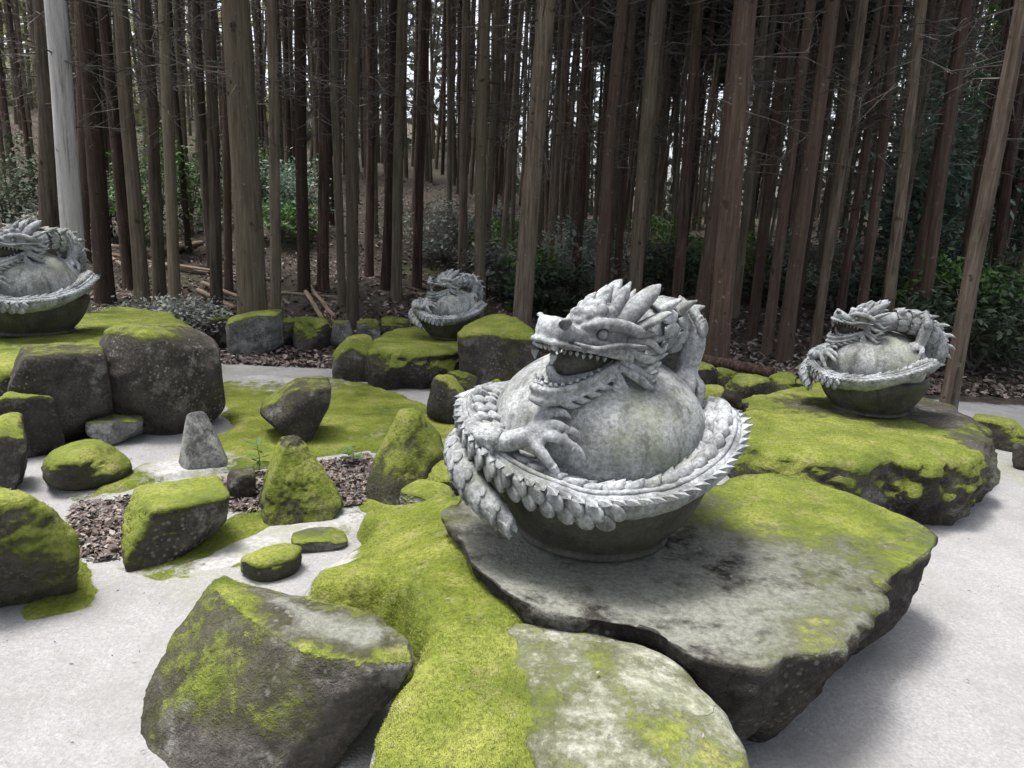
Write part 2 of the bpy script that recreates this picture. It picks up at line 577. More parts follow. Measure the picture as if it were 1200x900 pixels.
M['bark_red_shaded'] = make_bark('bark_red_shaded', [(0.30, (0.016, 0.011, 0.010)), (0.5, (0.066, 0.043, 0.035)), (0.72, (0.150, 0.108, 0.090))], (0.078, 0.060, 0.045))  # red-brown bark darkened; the shade on right-hand trunks is put into its colour
M['bark_pale'] = make_bark('bark_pale', [(0.30, (0.12, 0.10, 0.085)), (0.44, (0.46, 0.45, 0.44)), (0.70, (0.68, 0.675, 0.67))], (0.48, 0.47, 0.44))
mt, nt, b = new_mat('dead_wood')
setc(nt, b, ramp(nt, noise(nt, world_pos(nt), 3, 3), [(0.35, (0.05, 0.045, 0.040)), (0.65, (0.17, 0.16, 0.15))]), 0.9, 0.1)
M['twig'] = mt
mt, nt, b = new_mat('cut_log')
mp = N(nt, 'ShaderNodeMapping'); mp.inputs['Scale'].default_value = (30, 30, 2.5)
nt.links.new(coords(nt), mp.inputs['Vector'])
c = ramp(nt, noise(nt, mp.outputs[0], 1, 6, 0.65), [(0.3, (0.11, 0.08, 0.055)), (0.55, (0.25, 0.19, 0.13)), (0.75, (0.36, 0.30, 0.22))])
c = mixc(nt, mth(nt, 'MULTIPLY', objrand(nt), 0.6), c, (0.16, 0.12, 0.10))
setc(nt, b, c, 0.85, 0.2)
bump(nt, b, noise(nt, mp.outputs[0], 1, 6), 0.5, 0.01)
M['log'] = mt

def make_leaf(name, a, bcol, scale=2.5, trans=0.25):
    mt, nt, b = new_mat(name)
    w = world_pos(nt)
    c = ramp(nt, noise(nt, w, scale, 3, 0.6), [(0.3, a), (0.7, bcol)])
    c = mixc(nt, ramp(nt, noise(nt, w, 20, 2, 0.6), [(0.45, 0.0), (0.8, 0.5)]), c, tuple(v * 1.5 for v in bcol))
    setc(nt, b, c, 0.6, 0.3)
    tr = nt.nodes.new('ShaderNodeBsdfTranslucent')
    nt.links.new(c, tr.inputs['Color'])
    mx = nt.nodes.new('ShaderNodeMixShader')
    mx.inputs[0].default_value = trans
    out = nt.nodes['Material Output']
    nt.links.new(b.outputs[0], mx.inputs[1])
    nt.links.new(tr.outputs[0], mx.inputs[2])
    nt.links.new(mx.outputs[0], out.inputs['Surface'])
    return mt
M['needles'] = make_leaf('needles', (0.055, 0.068, 0.052), (0.12, 0.13, 0.105), 0.8)
M['needles_sunlit'] = make_leaf('needles_sunlit', (0.15, 0.16, 0.085), (0.27, 0.275, 0.16), 0.5, 0.45)  # paler copy of the needles with warm sunlight put into the colour
M['leaf_green'] = make_leaf('leaf_green', (0.040, 0.095, 0.028), (0.10, 0.19, 0.050))
M['leaf_teal'] = make_leaf('leaf_teal', (0.085, 0.135, 0.10), (0.17, 0.24, 0.19))
M['leaf_dark'] = make_leaf('leaf_dark', (0.018, 0.034, 0.018), (0.055, 0.080, 0.045))
M['leaf_grey'] = make_leaf('leaf_grey', (0.11, 0.125, 0.11), (0.25, 0.27, 0.24))
M['leaf_sprout'] = make_leaf('leaf_sprout', (0.05, 0.11, 0.03), (0.12, 0.22, 0.07))
mt, nt, b = new_mat('moss_blade')
c = moss_color(nt, world_pos(nt))
setc(nt, b, mixc(nt, 0.12, c, (0.40, 0.42, 0.10)), 0.8, 0.15)
M['moss_blade'] = mt
mt, nt, b = new_mat('dry_leaf')
g = nt.nodes.new('ShaderNodeNewGeometry')
c = ramp(nt, g.outputs['Random Per Island'], [(0.0, (0.040, 0.030, 0.027)), (0.3, (0.10, 0.076, 0.068)), (0.6, (0.17, 0.135, 0.12)), (0.85, (0.27, 0.235, 0.215)), (1.0, (0.07, 0.058, 0.065))])
setc(nt, b, c, 0.75, 0.25)
M['dry_leaf'] = mt

# ------------------------------------------------------------------ ground
def build_ground():
    def axis(lo, hi, n, c, k):
        t = np.linspace(-1, 1, n)
        s = np.sinh(t * k) / math.sinh(k)
        return np.where(s < 0, c + (c - lo) * s, c + (hi - c) * s)
    xs = axis(-150, 150, 221, 0, 3.6)
    ys = axis(-60, 220, 241, 8, 3.4)
    X, Y = np.meshgrid(xs, ys)
    Z = terrain(X, Y)
    pts = np.stack([X.ravel(), Y.ravel(), Z.ravel()], 1)
    edge = 7.7 + 0.25 * np.sin(X * 0.9) - 0.10 * np.clip(X, 0, 6) - 1.2 * sstep(X, -3.0, -6.0)
    fo = sstep(Y - edge, -0.5, 0.5)
    fo = np.maximum(fo, sstep(np.abs(X), 6.0, 7.5))
    fo = np.maximum(fo, sstep(-Y, 2.5, 4.0))
    n1, n0 = X.shape
    idx = np.arange(X.size).reshape(n1, n0)
    F = np.stack([idx[:-1, :-1], idx[:-1, 1:], idx[1:, 1:], idx[1:, :-1]], -1).reshape(-1, 4)
    o = link('ground', mesh_np('ground', pts, F, M['ground'], True, {'forest': fo.ravel()}))
    tag(o, kind='structure')
build_ground()

def sprigs(parent, V, T, mossv, count, hgt, seed, mat='moss_blade', thr=0.55):
    """short moss shoots growing where the surface is mossy; V,T are arrays of vertices and triangles"""
    rng = np.random.default_rng(seed)
    a, b_, c = V[T[:, 0]], V[T[:, 1]], V[T[:, 2]]
    cr = np.cross(b_ - a, c - a)
    ar = np.linalg.norm(cr, axis=1) * 0.5
    nrm = cr / (2 * ar[:, None] + 1e-12)
    mv = mossv[T].mean(1)
    dist = np.linalg.norm((a + b_ + c) / 3 - CAM, axis=1)
    wgt = ar * sstep(mv, thr - 0.1, thr + 0.25) * (nrm[:, 2] > -0.2) / (dist ** 1.2)
    if wgt.sum() <= 0: return None
    ti = rng.choice(len(T), count, p=wgt / wgt.sum())
    u, v = rng.random(count), rng.random(count)
    s = u + v > 1
    u[s], v[s] = 1 - u[s], 1 - v[s]
    Q = a[ti] + (b_[ti] - a[ti]) * u[:, None] + (c[ti] - a[ti]) * v[:, None]
    keep = fbm(Q, 13, 3, seed) * 0.5 + fbm(Q, 3, 2, seed + 5) * 0.5 + mossv[T[ti]].mean(1) > 0.48
    Q, nn = Q[keep], nrm[ti][keep]
    k = len(Q)
    d = nn + rng.normal(0, 0.55, (k, 3))
    d /= np.linalg.norm(d, axis=1)[:, None]
    sd_ = np.cross(d, rng.normal(0, 1, (k, 3)))
    sd_ /= np.linalg.norm(sd_, axis=1)[:, None] + 1e-9
    hh = hgt * rng.uniform(0.5, 1.4, k)[:, None]
    ww = hh * 0.30
    VV = np.stack([Q - sd_ * ww - nn * 0.003, Q + sd_ * ww - nn * 0.003, Q + d * hh], 1).reshape(-1, 3)
    FF = np.arange(3 * k).reshape(-1, 3)
    o = link('moss', mesh_np('moss', VV, FF, M[mat], False), parent)
    o['kind'] = 'stuff'
    return o

def quads_to_tris(F):
    return np.concatenate([F[:, [0, 1, 2]], F[:, [0, 2, 3]]])

# ------------------------------------------------------------------ moss lawns and the mossy bank
def moss_patch(name, poly, zf, hgt, step=0.03, bare=None, count=0, seed=0, base_mat='carpet', drop=0.08, edge_w=0.10, blade=0.010, skirt=False):
    poly = [tuple(p[:2]) for p in poly]
    px = np.array(poly)
    x0, y0 = px.min(0) - 0.12
    x1, y1 = px.max(0) + 0.12
    nx, ny = max(4, int((x1 - x0) / step)), max(4, int((y1 - y0) / step))
    X, Y = np.meshgrid(np.linspace(x0, x1, nx), np.linspace(y0, y1, ny))
    q = np.stack([X.ravel(), Y.ravel(), np.zeros(X.size)], 1)
    sdv = poly_dist(X, Y, poly) + (0.13 if skirt else 0.07) * fbm(q, 4.5, 5, seed).reshape(X.shape)
    k = sstep(sdv, -0.02, edge_w)
    base = zf(X, Y)
    Z = (base * k - 0.12 * (1 - k) if skirt else base - drop * (1 - k)) + hgt * k * (1 + 0.35 * fbm(q, 7, 4, seed + 3).reshape(X.shape))
    if skirt:
        Z = Z + k * (0.016 * fbm(q, 6, 4, seed + 8) + 0.007 * fbm(q, 22, 3, seed + 9)).reshape(X.shape)
    mv = np.ones(X.shape) * 0.95
    mv = np.minimum(mv, 0.25 + 3.5 * np.clip(sdv / edge_w / 2, 0, 1))
    if bare is not None:
        mv = np.minimum(mv, bare(X, Y))
    idx = np.arange(X.size).reshape(X.shape)
    F = np.stack([idx[:-1, :-1], idx[:-1, 1:], idx[1:, 1:], idx[1:, :-1]], -1).reshape(-1, 4)
    keep = (sdv.ravel()[F].max(1) > -0.09)
    F = F[keep]
    V = np.stack([X, Y, Z], -1).reshape(-1, 3)
    used, inv = np.unique(F, return_inverse=True)
    V, F, mvf = V[used], inv.reshape(-1, 4), mv.ravel()[used]
    o = link(name, mesh_np(name, V, F, M[base_mat], True, {'moss': mvf}))
    o['kind'] = 'structure'
    if count:
        sprigs(o, V, quads_to_tris(F), mvf, count, blade, seed + 50)
    return o

flat0 = lambda X, Y: np.zeros(X.shape)
# lawn behind the leaf bed
lawn = [P(*p) for p in [(76, 592), (146, 578), (185, 568), (270, 558), (340, 546), (430, 530), (470, 540), (540, 575), (575, 560), (560, 500), (500, 474), (440, 452), (380, 442), (300, 441), (250, 452), (262, 505), (225, 535), (160, 545), (110, 570)]]
def lawn_bare(X, Y):
    q = np.stack([X.ravel(), Y.ravel(), np.zeros(X.size)], 1)
    c = P(215, 545); c2 = P(300, 446)
    a = 1.0 - 0.8 * np.exp(-(((X - c[0]) / 0.35) ** 2 + ((Y - c[1]) / 0.25) ** 2))
    a2 = 1.0 - 0.55 * np.exp(-(((X - c2[0]) / 0.9) ** 2 + ((Y - c2[1]) / 0.5) ** 2))
    return np.minimum(a, a2) + 0.35 * fbm(q, 1.6, 4, 9).reshape(X.shape) - 0.22
moss_patch('moss_lawn', lawn, flat0, 0.035, 0.04, lawn_bare, 30000, 11, edge_w=0.07, blade=0.005)
# strip before the leaf bed and patch by the left boulder
strip = [P(*p) for p in [(170, 668), (215, 668), (270, 652), (315, 628), (330, 612), (400, 612), (430, 590), (395, 585), (310, 592), (265, 600), (200, 640)]]
moss_patch('moss_strip', strip, flat0, 0.010, 0.03, None, 16000, 21, blade=0.005, edge_w=0.09, drop=0.03)
lp = [P(*p) for p in [(0, 745), (60, 728), (118, 712), (130, 690), (118, 655), (85, 640), (30, 700)]]
moss_patch('moss_strip', lp, flat0, 0.010, 0.03, None, 10000, 23, blade=0.005, edge_w=0.09, drop=0.03)

for i, pts_ in enumerate(([(150, 672), (250, 664), (300, 640), (330, 650), (290, 672), (200, 690)], [(405, 592), (440, 575), (480, 560), (540, 570), (500, 592), (440, 612)], [(840, 500), (880, 520), (930, 575), (900, 585), (850, 540)])):
    moss_patch('moss_strip', [P(*p) for p in pts_], flat0, 0.006, 0.03, None, 5000, 70 + i, blade=0.004, edge_w=0.10, drop=0.02)
def film_bare(X, Y):
    q = np.stack([X.ravel(), Y.ravel(), np.zeros(X.size)], 1)
    return 0.42 + 0.75 * fbm(q, 2.6, 5, 63).reshape(X.shape)
for i, pts_ in enumerate(([(110, 668), (180, 650), (270, 602), (330, 608), (425, 590), (450, 605), (420, 640), (330, 650), (270, 676), (180, 690)], [(30, 575), (75, 595), (150, 580), (230, 560), (270, 545), (255, 520), (200, 530), (120, 560)])):
    moss_patch('moss_film', [P(*p) for p in pts_], flat0, 0.005, 0.03, film_bare, 4000, 90 + i, blade=0.004, edge_w=0.12, drop=0.012)
# bank of earth and moss that carries the great slab: thin-plate surface through known heights
CTRL = [(400, 596, .04), (540, 588, .27), (430, 640, .13), (350, 672, .07), (300, 662, .0), (205, 690, .0), (440, 735, .325), (395, 702, .29), (345, 692, .24), (300, 700, .2), (350, 735, .30),
        (520, 645, .335), (560, 715, .345), (500, 770, .335), (600, 850, .32), (480, 860, .30), (660, 600, .34), (700, 700, .34), (560, 560, .10), (480, 570, .08), (250, 640, -.03)]
cp = np.array([P(*c) for c in CTRL])
def _tps(r):
    return np.where(r > 1e-9, r * r * np.log(r + 1e-12), 0)
_n = len(cp)
_A = np.zeros((_n + 3, _n + 3))
_A[:_n, :_n] = _tps(np.linalg.norm(cp[:, None, :2] - cp[None, :, :2], axis=2)) + np.eye(_n) * 0.01
_A[:_n, _n] = 1; _A[:_n, _n + 1:] = cp[:, :2]
_A[_n, :_n] = 1; _A[_n + 1:, :_n] = cp[:, :2].T
_c = np.linalg.solve(_A, np.concatenate([cp[:, 2], np.zeros(3)]))
def bank_z(X, Y):
    sh = np.shape(X)
    x, y = np.ravel(X), np.ravel(Y)
    r = np.hypot(x[:, None] - cp[None, :, 0], y[:, None] - cp[None, :, 1])
    z = _tps(r) @ _c[:_n] + _c[_n] + _c[_n + 1] * x + _c[_n + 2] * y
    return np.clip(z, -0.1, 0.345).reshape(sh)
bank_poly = [P(*p) for p in [(395, 598, .04), (470, 582, .12), (560, 575, .2), (660, 580, .36), (700, 700, .36), (640, 760, .36), (640, 890, .36), (470, 900, .3), (440, 850, .3), (470, 800, .33), (462, 772, .33), (468, 748, .33), (440, 728, .33), (380, 706, .3), (330, 692, .22), (330, 672, .12), (400, 640, .08)]]
sand_polys = [[P(*p)[:2] for p in q] for q in (
    [(290, 690, .2), (320, 665, .1), (390, 640, .08), (425, 645, .12), (420, 662, .15), (370, 678, .18), (345, 688, .25), (380, 700, .3), (440, 718, .33), (455, 740, .33), (400, 740, .33), (330, 712, .3)],)]
def bank_bare(X, Y):
    d = np.full(X.shape, -9.0)
    for q in sand_polys:
        d = np.maximum(d, poly_dist(X, Y, q))
    q = np.stack([X.ravel(), Y.ravel(), np.zeros(X.size)], 1)
    f2 = fbm(q, 2.4, 4, 44).reshape(X.shape)
    return np.minimum(0.5 - d / 0.13 + 0.45 * f2, 0.95 + 0.5 * f2)
moss_patch('moss_bank', bank_poly, bank_z, 0.012, 0.018, bank_bare, 80000, 31, drop=0.05, edge_w=0.20, blade=0.0048, skirt=True)

# ------------------------------------------------------------------ rocks
def ico(sub):
    import bmesh
    bm = bmesh.new()
    bmesh.ops.create_icosphere(bm, subdivisions=sub, radius=1)
    V = np.array([v.co[:] for v in bm.verts])
    F = np.array([[v.index for v in f.verts] for f in bm.faces])
    bm.free()
    return V / np.linalg.norm(V, axis=1)[:, None], F
ICO = {k: ico(k) for k in (4, 5, 6)}

def vnormals(V, F):
    fn = np.cross(V[F[:, 1]] - V[F[:, 0]], V[F[:, 2]] - V[F[:, 0]])
    n = np.zeros(V.shape)
    for k in range(F.shape[1]):
        np.add.at(n, F[:, k], fn)
    return n / (np.linalg.norm(n, axis=1)[:, None] + 1e-12)

def boulder(name, label, c, dims, seed, moss=0.0, mat='rock', facets=11, sharp=16, rough=0.05, taper=0.0, lean=(0, 0), rot=0.0, res=5, blades=0, embed=0.08, extra=(), mossfn=None, blade_h=0.0042, group=None, parent=None, moss_floor=0.0):
    """dims: width x, depth y, height z; c: centre of the footprint on the ground"""
    rng = np.random.default_rng(seed)
    D, F = ICO[res]
    nrm = rng.normal(0, 1, (facets, 3))
    nrm /= np.linalg.norm(nrm, axis=1)[:, None]
    nrm = np.vstack([nrm, [[0, 0, 1], [0, 0, -1], [1, 0, 0], [-1, 0, 0], [0, 1, 0], [0, -1, 0]]])
    hs = np.concatenate([rng.uniform(0.72, 1.0, facets), [0.9, 0.9, 0.95, 0.95, 0.95, 0.95]])
    for ex in extra:
        nrm = np.vstack([nrm, np.array(ex[:3]) / np.linalg.norm(ex[:3])])
        hs = np.append(hs, ex[3])
    g = np.clip(D @ nrm.T / hs, 0, None)
    r = 1.0 / (np.sum(g ** sharp, 1) ** (1.0 / sharp))
    V = D * r[:, None]
    off = rng.uniform(0, 50, 3)
    V = V + D * (rough * (1.2 * fbm(V + off, 2.2, 5, seed) + 0.8 * ridged(V + off, 1.6, 4, seed + 9)))[:, None]
    V = V + D * (0.45 * rough * ridged(V + off, 5.0, 3, seed + 19) + 0.25 * rough * fbm(V + off, 12, 3, seed + 29))[:, None]
    V = V - (V.max(0) + V.min(0)) / 2
    V = V / (V.max(0) - V.min(0))
    t = V[:, 2] + 0.5
    V[:, :2] *= (1 - taper * t)[:, None]
    V[:, 0] += lean[0] * (t - 0.3)
    V[:, 1] += lean[1] * (t - 0.3)
    ext = V[:, :2].max(0) - V[:, :2].min(0)
    V[:, :2] /= ext
    V = V * np.array(dims, float)
    cr, sr = math.cos(rot), math.sin(rot)
    V[:, :2] = V[:, :2] @ np.array([[cr, sr], [-sr, cr]])
    V[:, 2] += dims[2] * (0.5 - embed)
    W = V + np.array([c[0], c[1], c[2] if len(c) > 2 else 0.0])
    n = vnormals(W, F)
    tt = (W[:, 2] - W[:, 2].min()) / (W[:, 2].max() - W[:, 2].min())
    mv = 0.95 * sstep(n[:, 2], 0.0, 0.85) * sstep(tt, 0.15, 0.6) + moss + 0.42 * fbm(W, 4.0, 4, seed + 4) + moss_floor * sstep(n[:, 2], -0.4, 0.3)
    if mossfn is not None:
        mv = mossfn(W, n, mv)
    mv = np.clip(mv, 0, 1)
    V = V + n * (0.012 * mv)[:, None]
    o = link(name, mesh_np(name, V, F, M[mat], True, {'moss': mv}), parent, None)
    o.location = (c[0], c[1], c[2] if len(c) > 2 else 0.0)
    if label:
        tag(o, label, 'rock', group)
    if blades:
        sp = sprigs(o, W, F, mv, blades, blade_h, seed + 60)
        if sp is not None:
            sp.matrix_parent_inverse = Matrix.Translation(-Vector(o.location))
    return o

def rock_px(name, label, x0, x1, yt, yb, seed, dr=0.9, z=None, **kw):
    """boulder that stands on the ground where its foot is seen"""
    xc = (x0 + x1) / 2
    f = PG(xc, yb) if z is None else P(xc, yb, z)
    hd = np.array([f[0], f[1], 0.0]); D = np.linalg.norm(hd); hd /= D
    fd = float((f - CAM) @ _F)
    wdt = (x1 - x0) / FPX * fd * (1 + 0.12)
    dep = wdt * dr
    Dc = D + dep * 0.40
    wdt = (x1 - x0) / FPX * (float((f - CAM) @ _F) + dep * 0.36)
    dt = ray(xc, yt)
    zt = CAM[2] + dt[2] / math.hypot(dt[0], dt[1]) * (Dc + dep * 0.02)
    hgt = max(0.05, zt - f[2])
    emb = kw.pop('embed', 0.10)
    rot = kw.pop('rot', 0.0) + math.atan2(-hd[0], hd[1])
    return boulder(name, label, (hd[0] * Dc, hd[1] * Dc, f[2]), (wdt, dep, hgt / (1 - emb)), seed, rot=rot, embed=emb, **kw)

def slab(name, label, poly, ztop, zbot, seed, undercut=0.15, mat='rock_slab', tilt=(0, 0), mossfn=None, M_=220, rough=0.05, toprough=0.02, dome=0.0, blades=0, bevel=0.03, bulge=0.05, centre=None, blade_h=0.0045, facet=0.0, bot=None, barefn=None):
    poly = np.array([tuple(p[:2]) for p in poly])
    c = poly.mean(0) if centre is None else np.array(centre[:2])
    th = np.linspace(0, 2 * np.pi, M_, endpoint=False)
    def radii(poly):
        rr = np.zeros(M_)
        for i, a in enumerate(th):
            d = np.array([math.cos(a), math.sin(a)])
            best = 0.02
            for k in range(len(poly)):
                p, q = poly[k] - c, poly[(k + 1) % len(poly)] - c
                e = q - p
                den = d[0] * e[1] - d[1] * e[0]
                if abs(den) < 1e-9: continue
                t = (p[0] * e[1] - p[1] * e[0]) / den
                s = (p[0] * d[1] - p[1] * d[0]) / den
                if t > 0 and -1e-6 <= s <= 1 + 1e-6: best = max(best, t)
            rr[i] = best
        for _ in range(2):
            rr = 0.25 * np.roll(rr, 1) + 0.5 * rr + 0.25 * np.roll(rr, -1)
        return rr
    rr = radii(poly)
    rb = None if bot is None else radii(np.array([tuple(p[:2]) for p in bot]))
    ring = np.stack([np.cos(th), np.sin(th)], 1)
    edge3 = np.column_stack([ring * rr[:, None] + c, np.full(M_, ztop)])
    rr = rr + 0.5 * rough * fbm(edge3, 6, 4, seed) * 0.8
    rows = []
    NT, NS = 46, 26
    topz = lambda x, y, s: ztop + tilt[0] * (x - c[0]) + tilt[1] * (y - c[1]) + dome * (1 - s * s)
    for s in np.linspace(0.0, 1.0, NT)[1:] ** 0.85:
        xy = c + ring * (rr * s)[:, None]
        z = topz(xy[:, 0], xy[:, 1], s)
        e = np.clip((s - (1 - bevel * 2)) / (bevel * 2), 0, 1)
        z = z - bevel * 0.6 * e * e
        rows.append(np.column_stack([xy, z]))
    e3 = rows[-1]
    for t in np.linspace(0, 1, NS)[1:]:
        k = 1 + bulge * math.sin(math.pi * min(1, t * 1.3)) - undercut * t ** 1.2
        xy = c + (e3[:, :2] - c) * k
        if rb is not None:
            xy = c + ring * (rr * (1 - t) + rb * t + bulge * math.sin(math.pi * t))[:, None]
        z = e3[:, 2] * (1 - t) + zbot * t
        rows.append(np.column_stack([xy, z]))
    V = np.concatenate(rows)
    nr = len(rows)
    V = np.vstack([V, [[c[0], c[1], topz(c[0], c[1], 0)], [c[0], c[1], zbot]]])
    F = []
    for i in range(nr - 1):
        a = i * M_ + np.arange(M_)
        b_ = i * M_ + (np.arange(M_) + 1) % M_
        F.append(np.stack([a, a + M_, b_], 1))
        F.append(np.stack([b_, a + M_, b_ + M_], 1))
    a = np.arange(M_); b_ = (a + 1) % M_
    F.append(np.stack([np.full(M_, nr * M_), a, b_], 1))
    a = (nr - 1) * M_ + a; b_ = (nr - 1) * M_ + b_
    F.append(np.stack([np.full(M_, nr * M_ + 1), b_, a], 1))
    F = np.concatenate(F)
    n = vnormals(V, F)
    side = 1 - sstep(n[:, 2], 0.35, 0.85)
    V = V + n * (toprough * (1 - side) * (fbm(V, 2.2, 5, seed + 1) + 0.4 * ridged(V, 4, 3, seed + 2)))[:, None]
    sd2 = fbm(V * np.array([1, 1, 0.7]), 2.6, 5, seed + 5) * 0.8 + ridged(V, 3.0, 4, seed + 6) * 0.6
    if facet:
        sd2 = sd2 + facet * (np.round(fbm(V, 1.8, 2, seed + 8) * 4) / 4)
    V = V + n * np.array([1, 1, 0.4]) * (rough * side * sd2)[:, None]
    n = vnormals(V, F)
    mv = sstep(n[:, 2], 0.2, 0.9) * 0.8 + 0.4 * fbm(V, 3.2, 4, seed + 3)
    if mossfn is not None: mv = mossfn(V, n, mv)
    mv = np.clip(mv, 0, 1)
    V = V + n * (0.01 * mv)[:, None]
    at_ = {'moss': mv}
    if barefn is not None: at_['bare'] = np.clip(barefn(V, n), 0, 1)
    o = link(name, mesh_np(name, V, F, M[mat], True, at_))
    if label: tag(o, label, 'rock')
    if blades: sprigs(o, V, F, mv, blades, blade_h, seed + 60)
    return o

def hull_rock(name, label, pts, seed, mat='rock', voxel=0.012, rough=0.03, fine=0.010, mossfn=None, blades=0, blade_h=0.0045, soft=3, barefn=None):
    import bmesh
    bm = bmesh.new()
    for p in pts: bm.verts.new(tuple(p))
    bmesh.ops.convex_hull(bm, input=bm.verts)
    bmesh.ops.delete(bm, geom=[v for v in bm.verts if not v.link_faces], context='VERTS')
    bmesh.ops.recalc_face_normals(bm, faces=bm.faces)
    me0 = bpy.data.meshes.new('tmp'); bm.to_mesh(me0); bm.free()
    tmp = link('tmp', me0)
    md = tmp.modifiers.new('r', 'REMESH'); md.mode = 'VOXEL'; md.voxel_size = voxel
    sm = tmp.modifiers.new('s', 'SMOOTH'); sm.iterations = soft; sm.factor = 0.5
    tr = tmp.modifiers.new('t', 'TRIANGULATE')
    me = bpy.data.meshes.new_from_object(tmp.evaluated_get(bpy.context.evaluated_depsgraph_get()))
    bpy.data.objects.remove(tmp)
    V = np.empty(len(me.vertices) * 3, np.float32); me.vertices.foreach_get('co', V); V = V.reshape(-1, 3).astype(float)
    F = np.empty(len(me.polygons) * 3, np.int32); me.polygons.foreach_get('vertices', F); F = F.reshape(-1, 3)
    n = vnormals(V, F)
    V = V + n * (rough * (fbm(V, 2.6, 4, seed) + 0.6 * ridged(V, 2.2, 3, seed + 2)) + fine * fbm(V, 14, 4, seed + 5))[:, None]
    n = vnormals(V, F)
    mv = sstep(n[:, 2], 0.2, 0.9) * 0.8 + 0.4 * fbm(V, 3.2, 4, seed + 3)
    if mossfn is not None: mv = mossfn(V, n, mv)
    mv = np.clip(mv, 0, 1)
    at_ = {'moss': mv}
    if barefn is not None: at_['bare'] = np.clip(barefn(V, n), 0, 1)
    o = link(name, mesh_np(name, V, F, M[mat], True, at_))
    if label: tag(o, label, 'rock')
    if blades: sprigs(o, V, F, mv, blades, blade_h, seed + 60)
    return o

# great slab under the big dragon
A_poly = [P(x, y, .42) for x, y in [(525, 600), (545, 660), (600, 705), (680, 725), (757, 740), (795, 756), (837, 775), (901, 783), (933, 769), (971, 769), (987, 759), (1040, 684), (1109, 633), (1085, 616), (1010, 585), (950, 562), (893, 554), (850, 575), (780, 560), (650, 545), (570, 560)]]
gp = P(930, 580, .42); gp2 = P(880, 720, .42); gp3 = P(700, 680, .42)
def mossA(V, n, mv):
    x, y = V[:, 0], V[:, 1]
    back = np.exp(-(((x - gp[0]) / 0.75) ** 2 + ((y - gp[1]) / 0.42) ** 2))
    frnt = np.exp(-(((x - gp2[0]) / 0.4) ** 2 + ((y - gp2[1]) / 0.25) ** 2))
    m_ = 0.45 + 0.48 * back + 0.12 * frnt + 0.40 * fbm(V, 3.4, 5, 77)
    under = np.exp(-(((x - gp3[0]) / 0.62) ** 2 + ((y - gp3[1] - 0.05) / 0.5) ** 2))
    m_ = m_ - 0.9 * under
    return m_ * sstep(n[:, 2], 0.3, 0.8)
slab('slab_rock', 'great flat angular slab with thin green moss carrying the largest dragon', A_poly, 0.42, -0.06, 41, undercut=0.40, mat='rock', barefn=lambda V, n: (0.80 + 0.40 * fbm(V, 3.1, 5, 61)) * sstep(n[:, 2], 0.50, 0.85), mossfn=mossA, rough=0.07, toprough=0.016, blades=15600, bevel=0.010, bulge=0.02, tilt=(0.0, 0.0), facet=0.9, centre=P(800, 660, .42))  # weathered top is pale; dark sides partly carry their shade in the colour
# rounded rock at the front
B_poly = [P(x, y, .36) for x, y in [(545, 712), (640, 722), (757, 748), (805, 775), (850, 822), (880, 868), (893, 905), (890, 980), (700, 1060), (480, 1010), (425, 900), (462, 810), (490, 765), (515, 730)]]
bx = P(600, 800, .36)
def mossB(V, n, mv):
    q = V.copy(); q[:, 2] = 0
    lft = 1 - sstep(V[:, 0] - bx[0] + 0.10 * fbm(q, 5, 3, 7), -0.03, 0.10)
    return np.maximum(lft * 0.95, 0.34 + 0.60 * fbm(V, 4.2, 5, 91)) * sstep(n[:, 2], 0.1, 0.6)
slab('rounded_rock', 'low rounded grey rock half covered in bright moss before the great slab', B_poly, 0.345, -0.06, 43, undercut=0.12, mat='rock_slab', mossfn=mossB, dome=0.035, blades=36000, bevel=0.06, rough=0.05, toprough=0.02)
# wedge shaped rock on the left of it
C_pts = [P(*p) for p in [(248, 676, .37), (272, 706, .37), (330, 748, .36), (370, 768, .355), (430, 782, .345), (488, 776, .335), (480, 748, .335), (440, 722, .335), (370, 698, .335), (300, 682, .335), (262, 674, .35),
         (204, 738, .25), (172, 798, .13), (176, 840, .05), (158, 885, -.06), (175, 925, -.06), (290, 945, -.06), (370, 925, -.06), (405, 880, -.06), (300, 800, -.06), (430, 800, -.06)]]
C_sand = [P(*p)[:2] for p in [(300, 694, .34), (340, 694, .34), (390, 710, .34), (440, 728, .34), (470, 752, .34), (430, 770, .35), (385, 762, .35), (345, 742, .35), (310, 716, .35)]]
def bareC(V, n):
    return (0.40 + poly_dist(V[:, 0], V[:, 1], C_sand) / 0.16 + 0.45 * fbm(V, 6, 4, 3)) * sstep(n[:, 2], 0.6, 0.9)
def mossC(V, n, mv):
    top = sstep(n[:, 2], 0.6, 0.9)
    rim = top * (0.78 - 0.85 * np.clip(bareC(V, n), 0, 1) + 0.4 * fbm(V, 5, 4, 4))
    face = 0.26 + 0.55 * fbm(V, 4.5, 5, 15) + 0.22 * sstep(-V[:, 0], 0.40, 0.75) - 0.45 * sstep(V[:, 2], 0.20, 0.0) - 0.3 * sstep(V[:, 0], -0.55, -0.35)
    return np.where(top > 0.5, rim, face)
hull_rock('wedge_rock', 'dark wedge rock with flat pale top and steep shaded face beside the bank', C_pts, 52, mossfn=mossC, barefn=bareC, blades=5000, soft=2, rough=0.022)

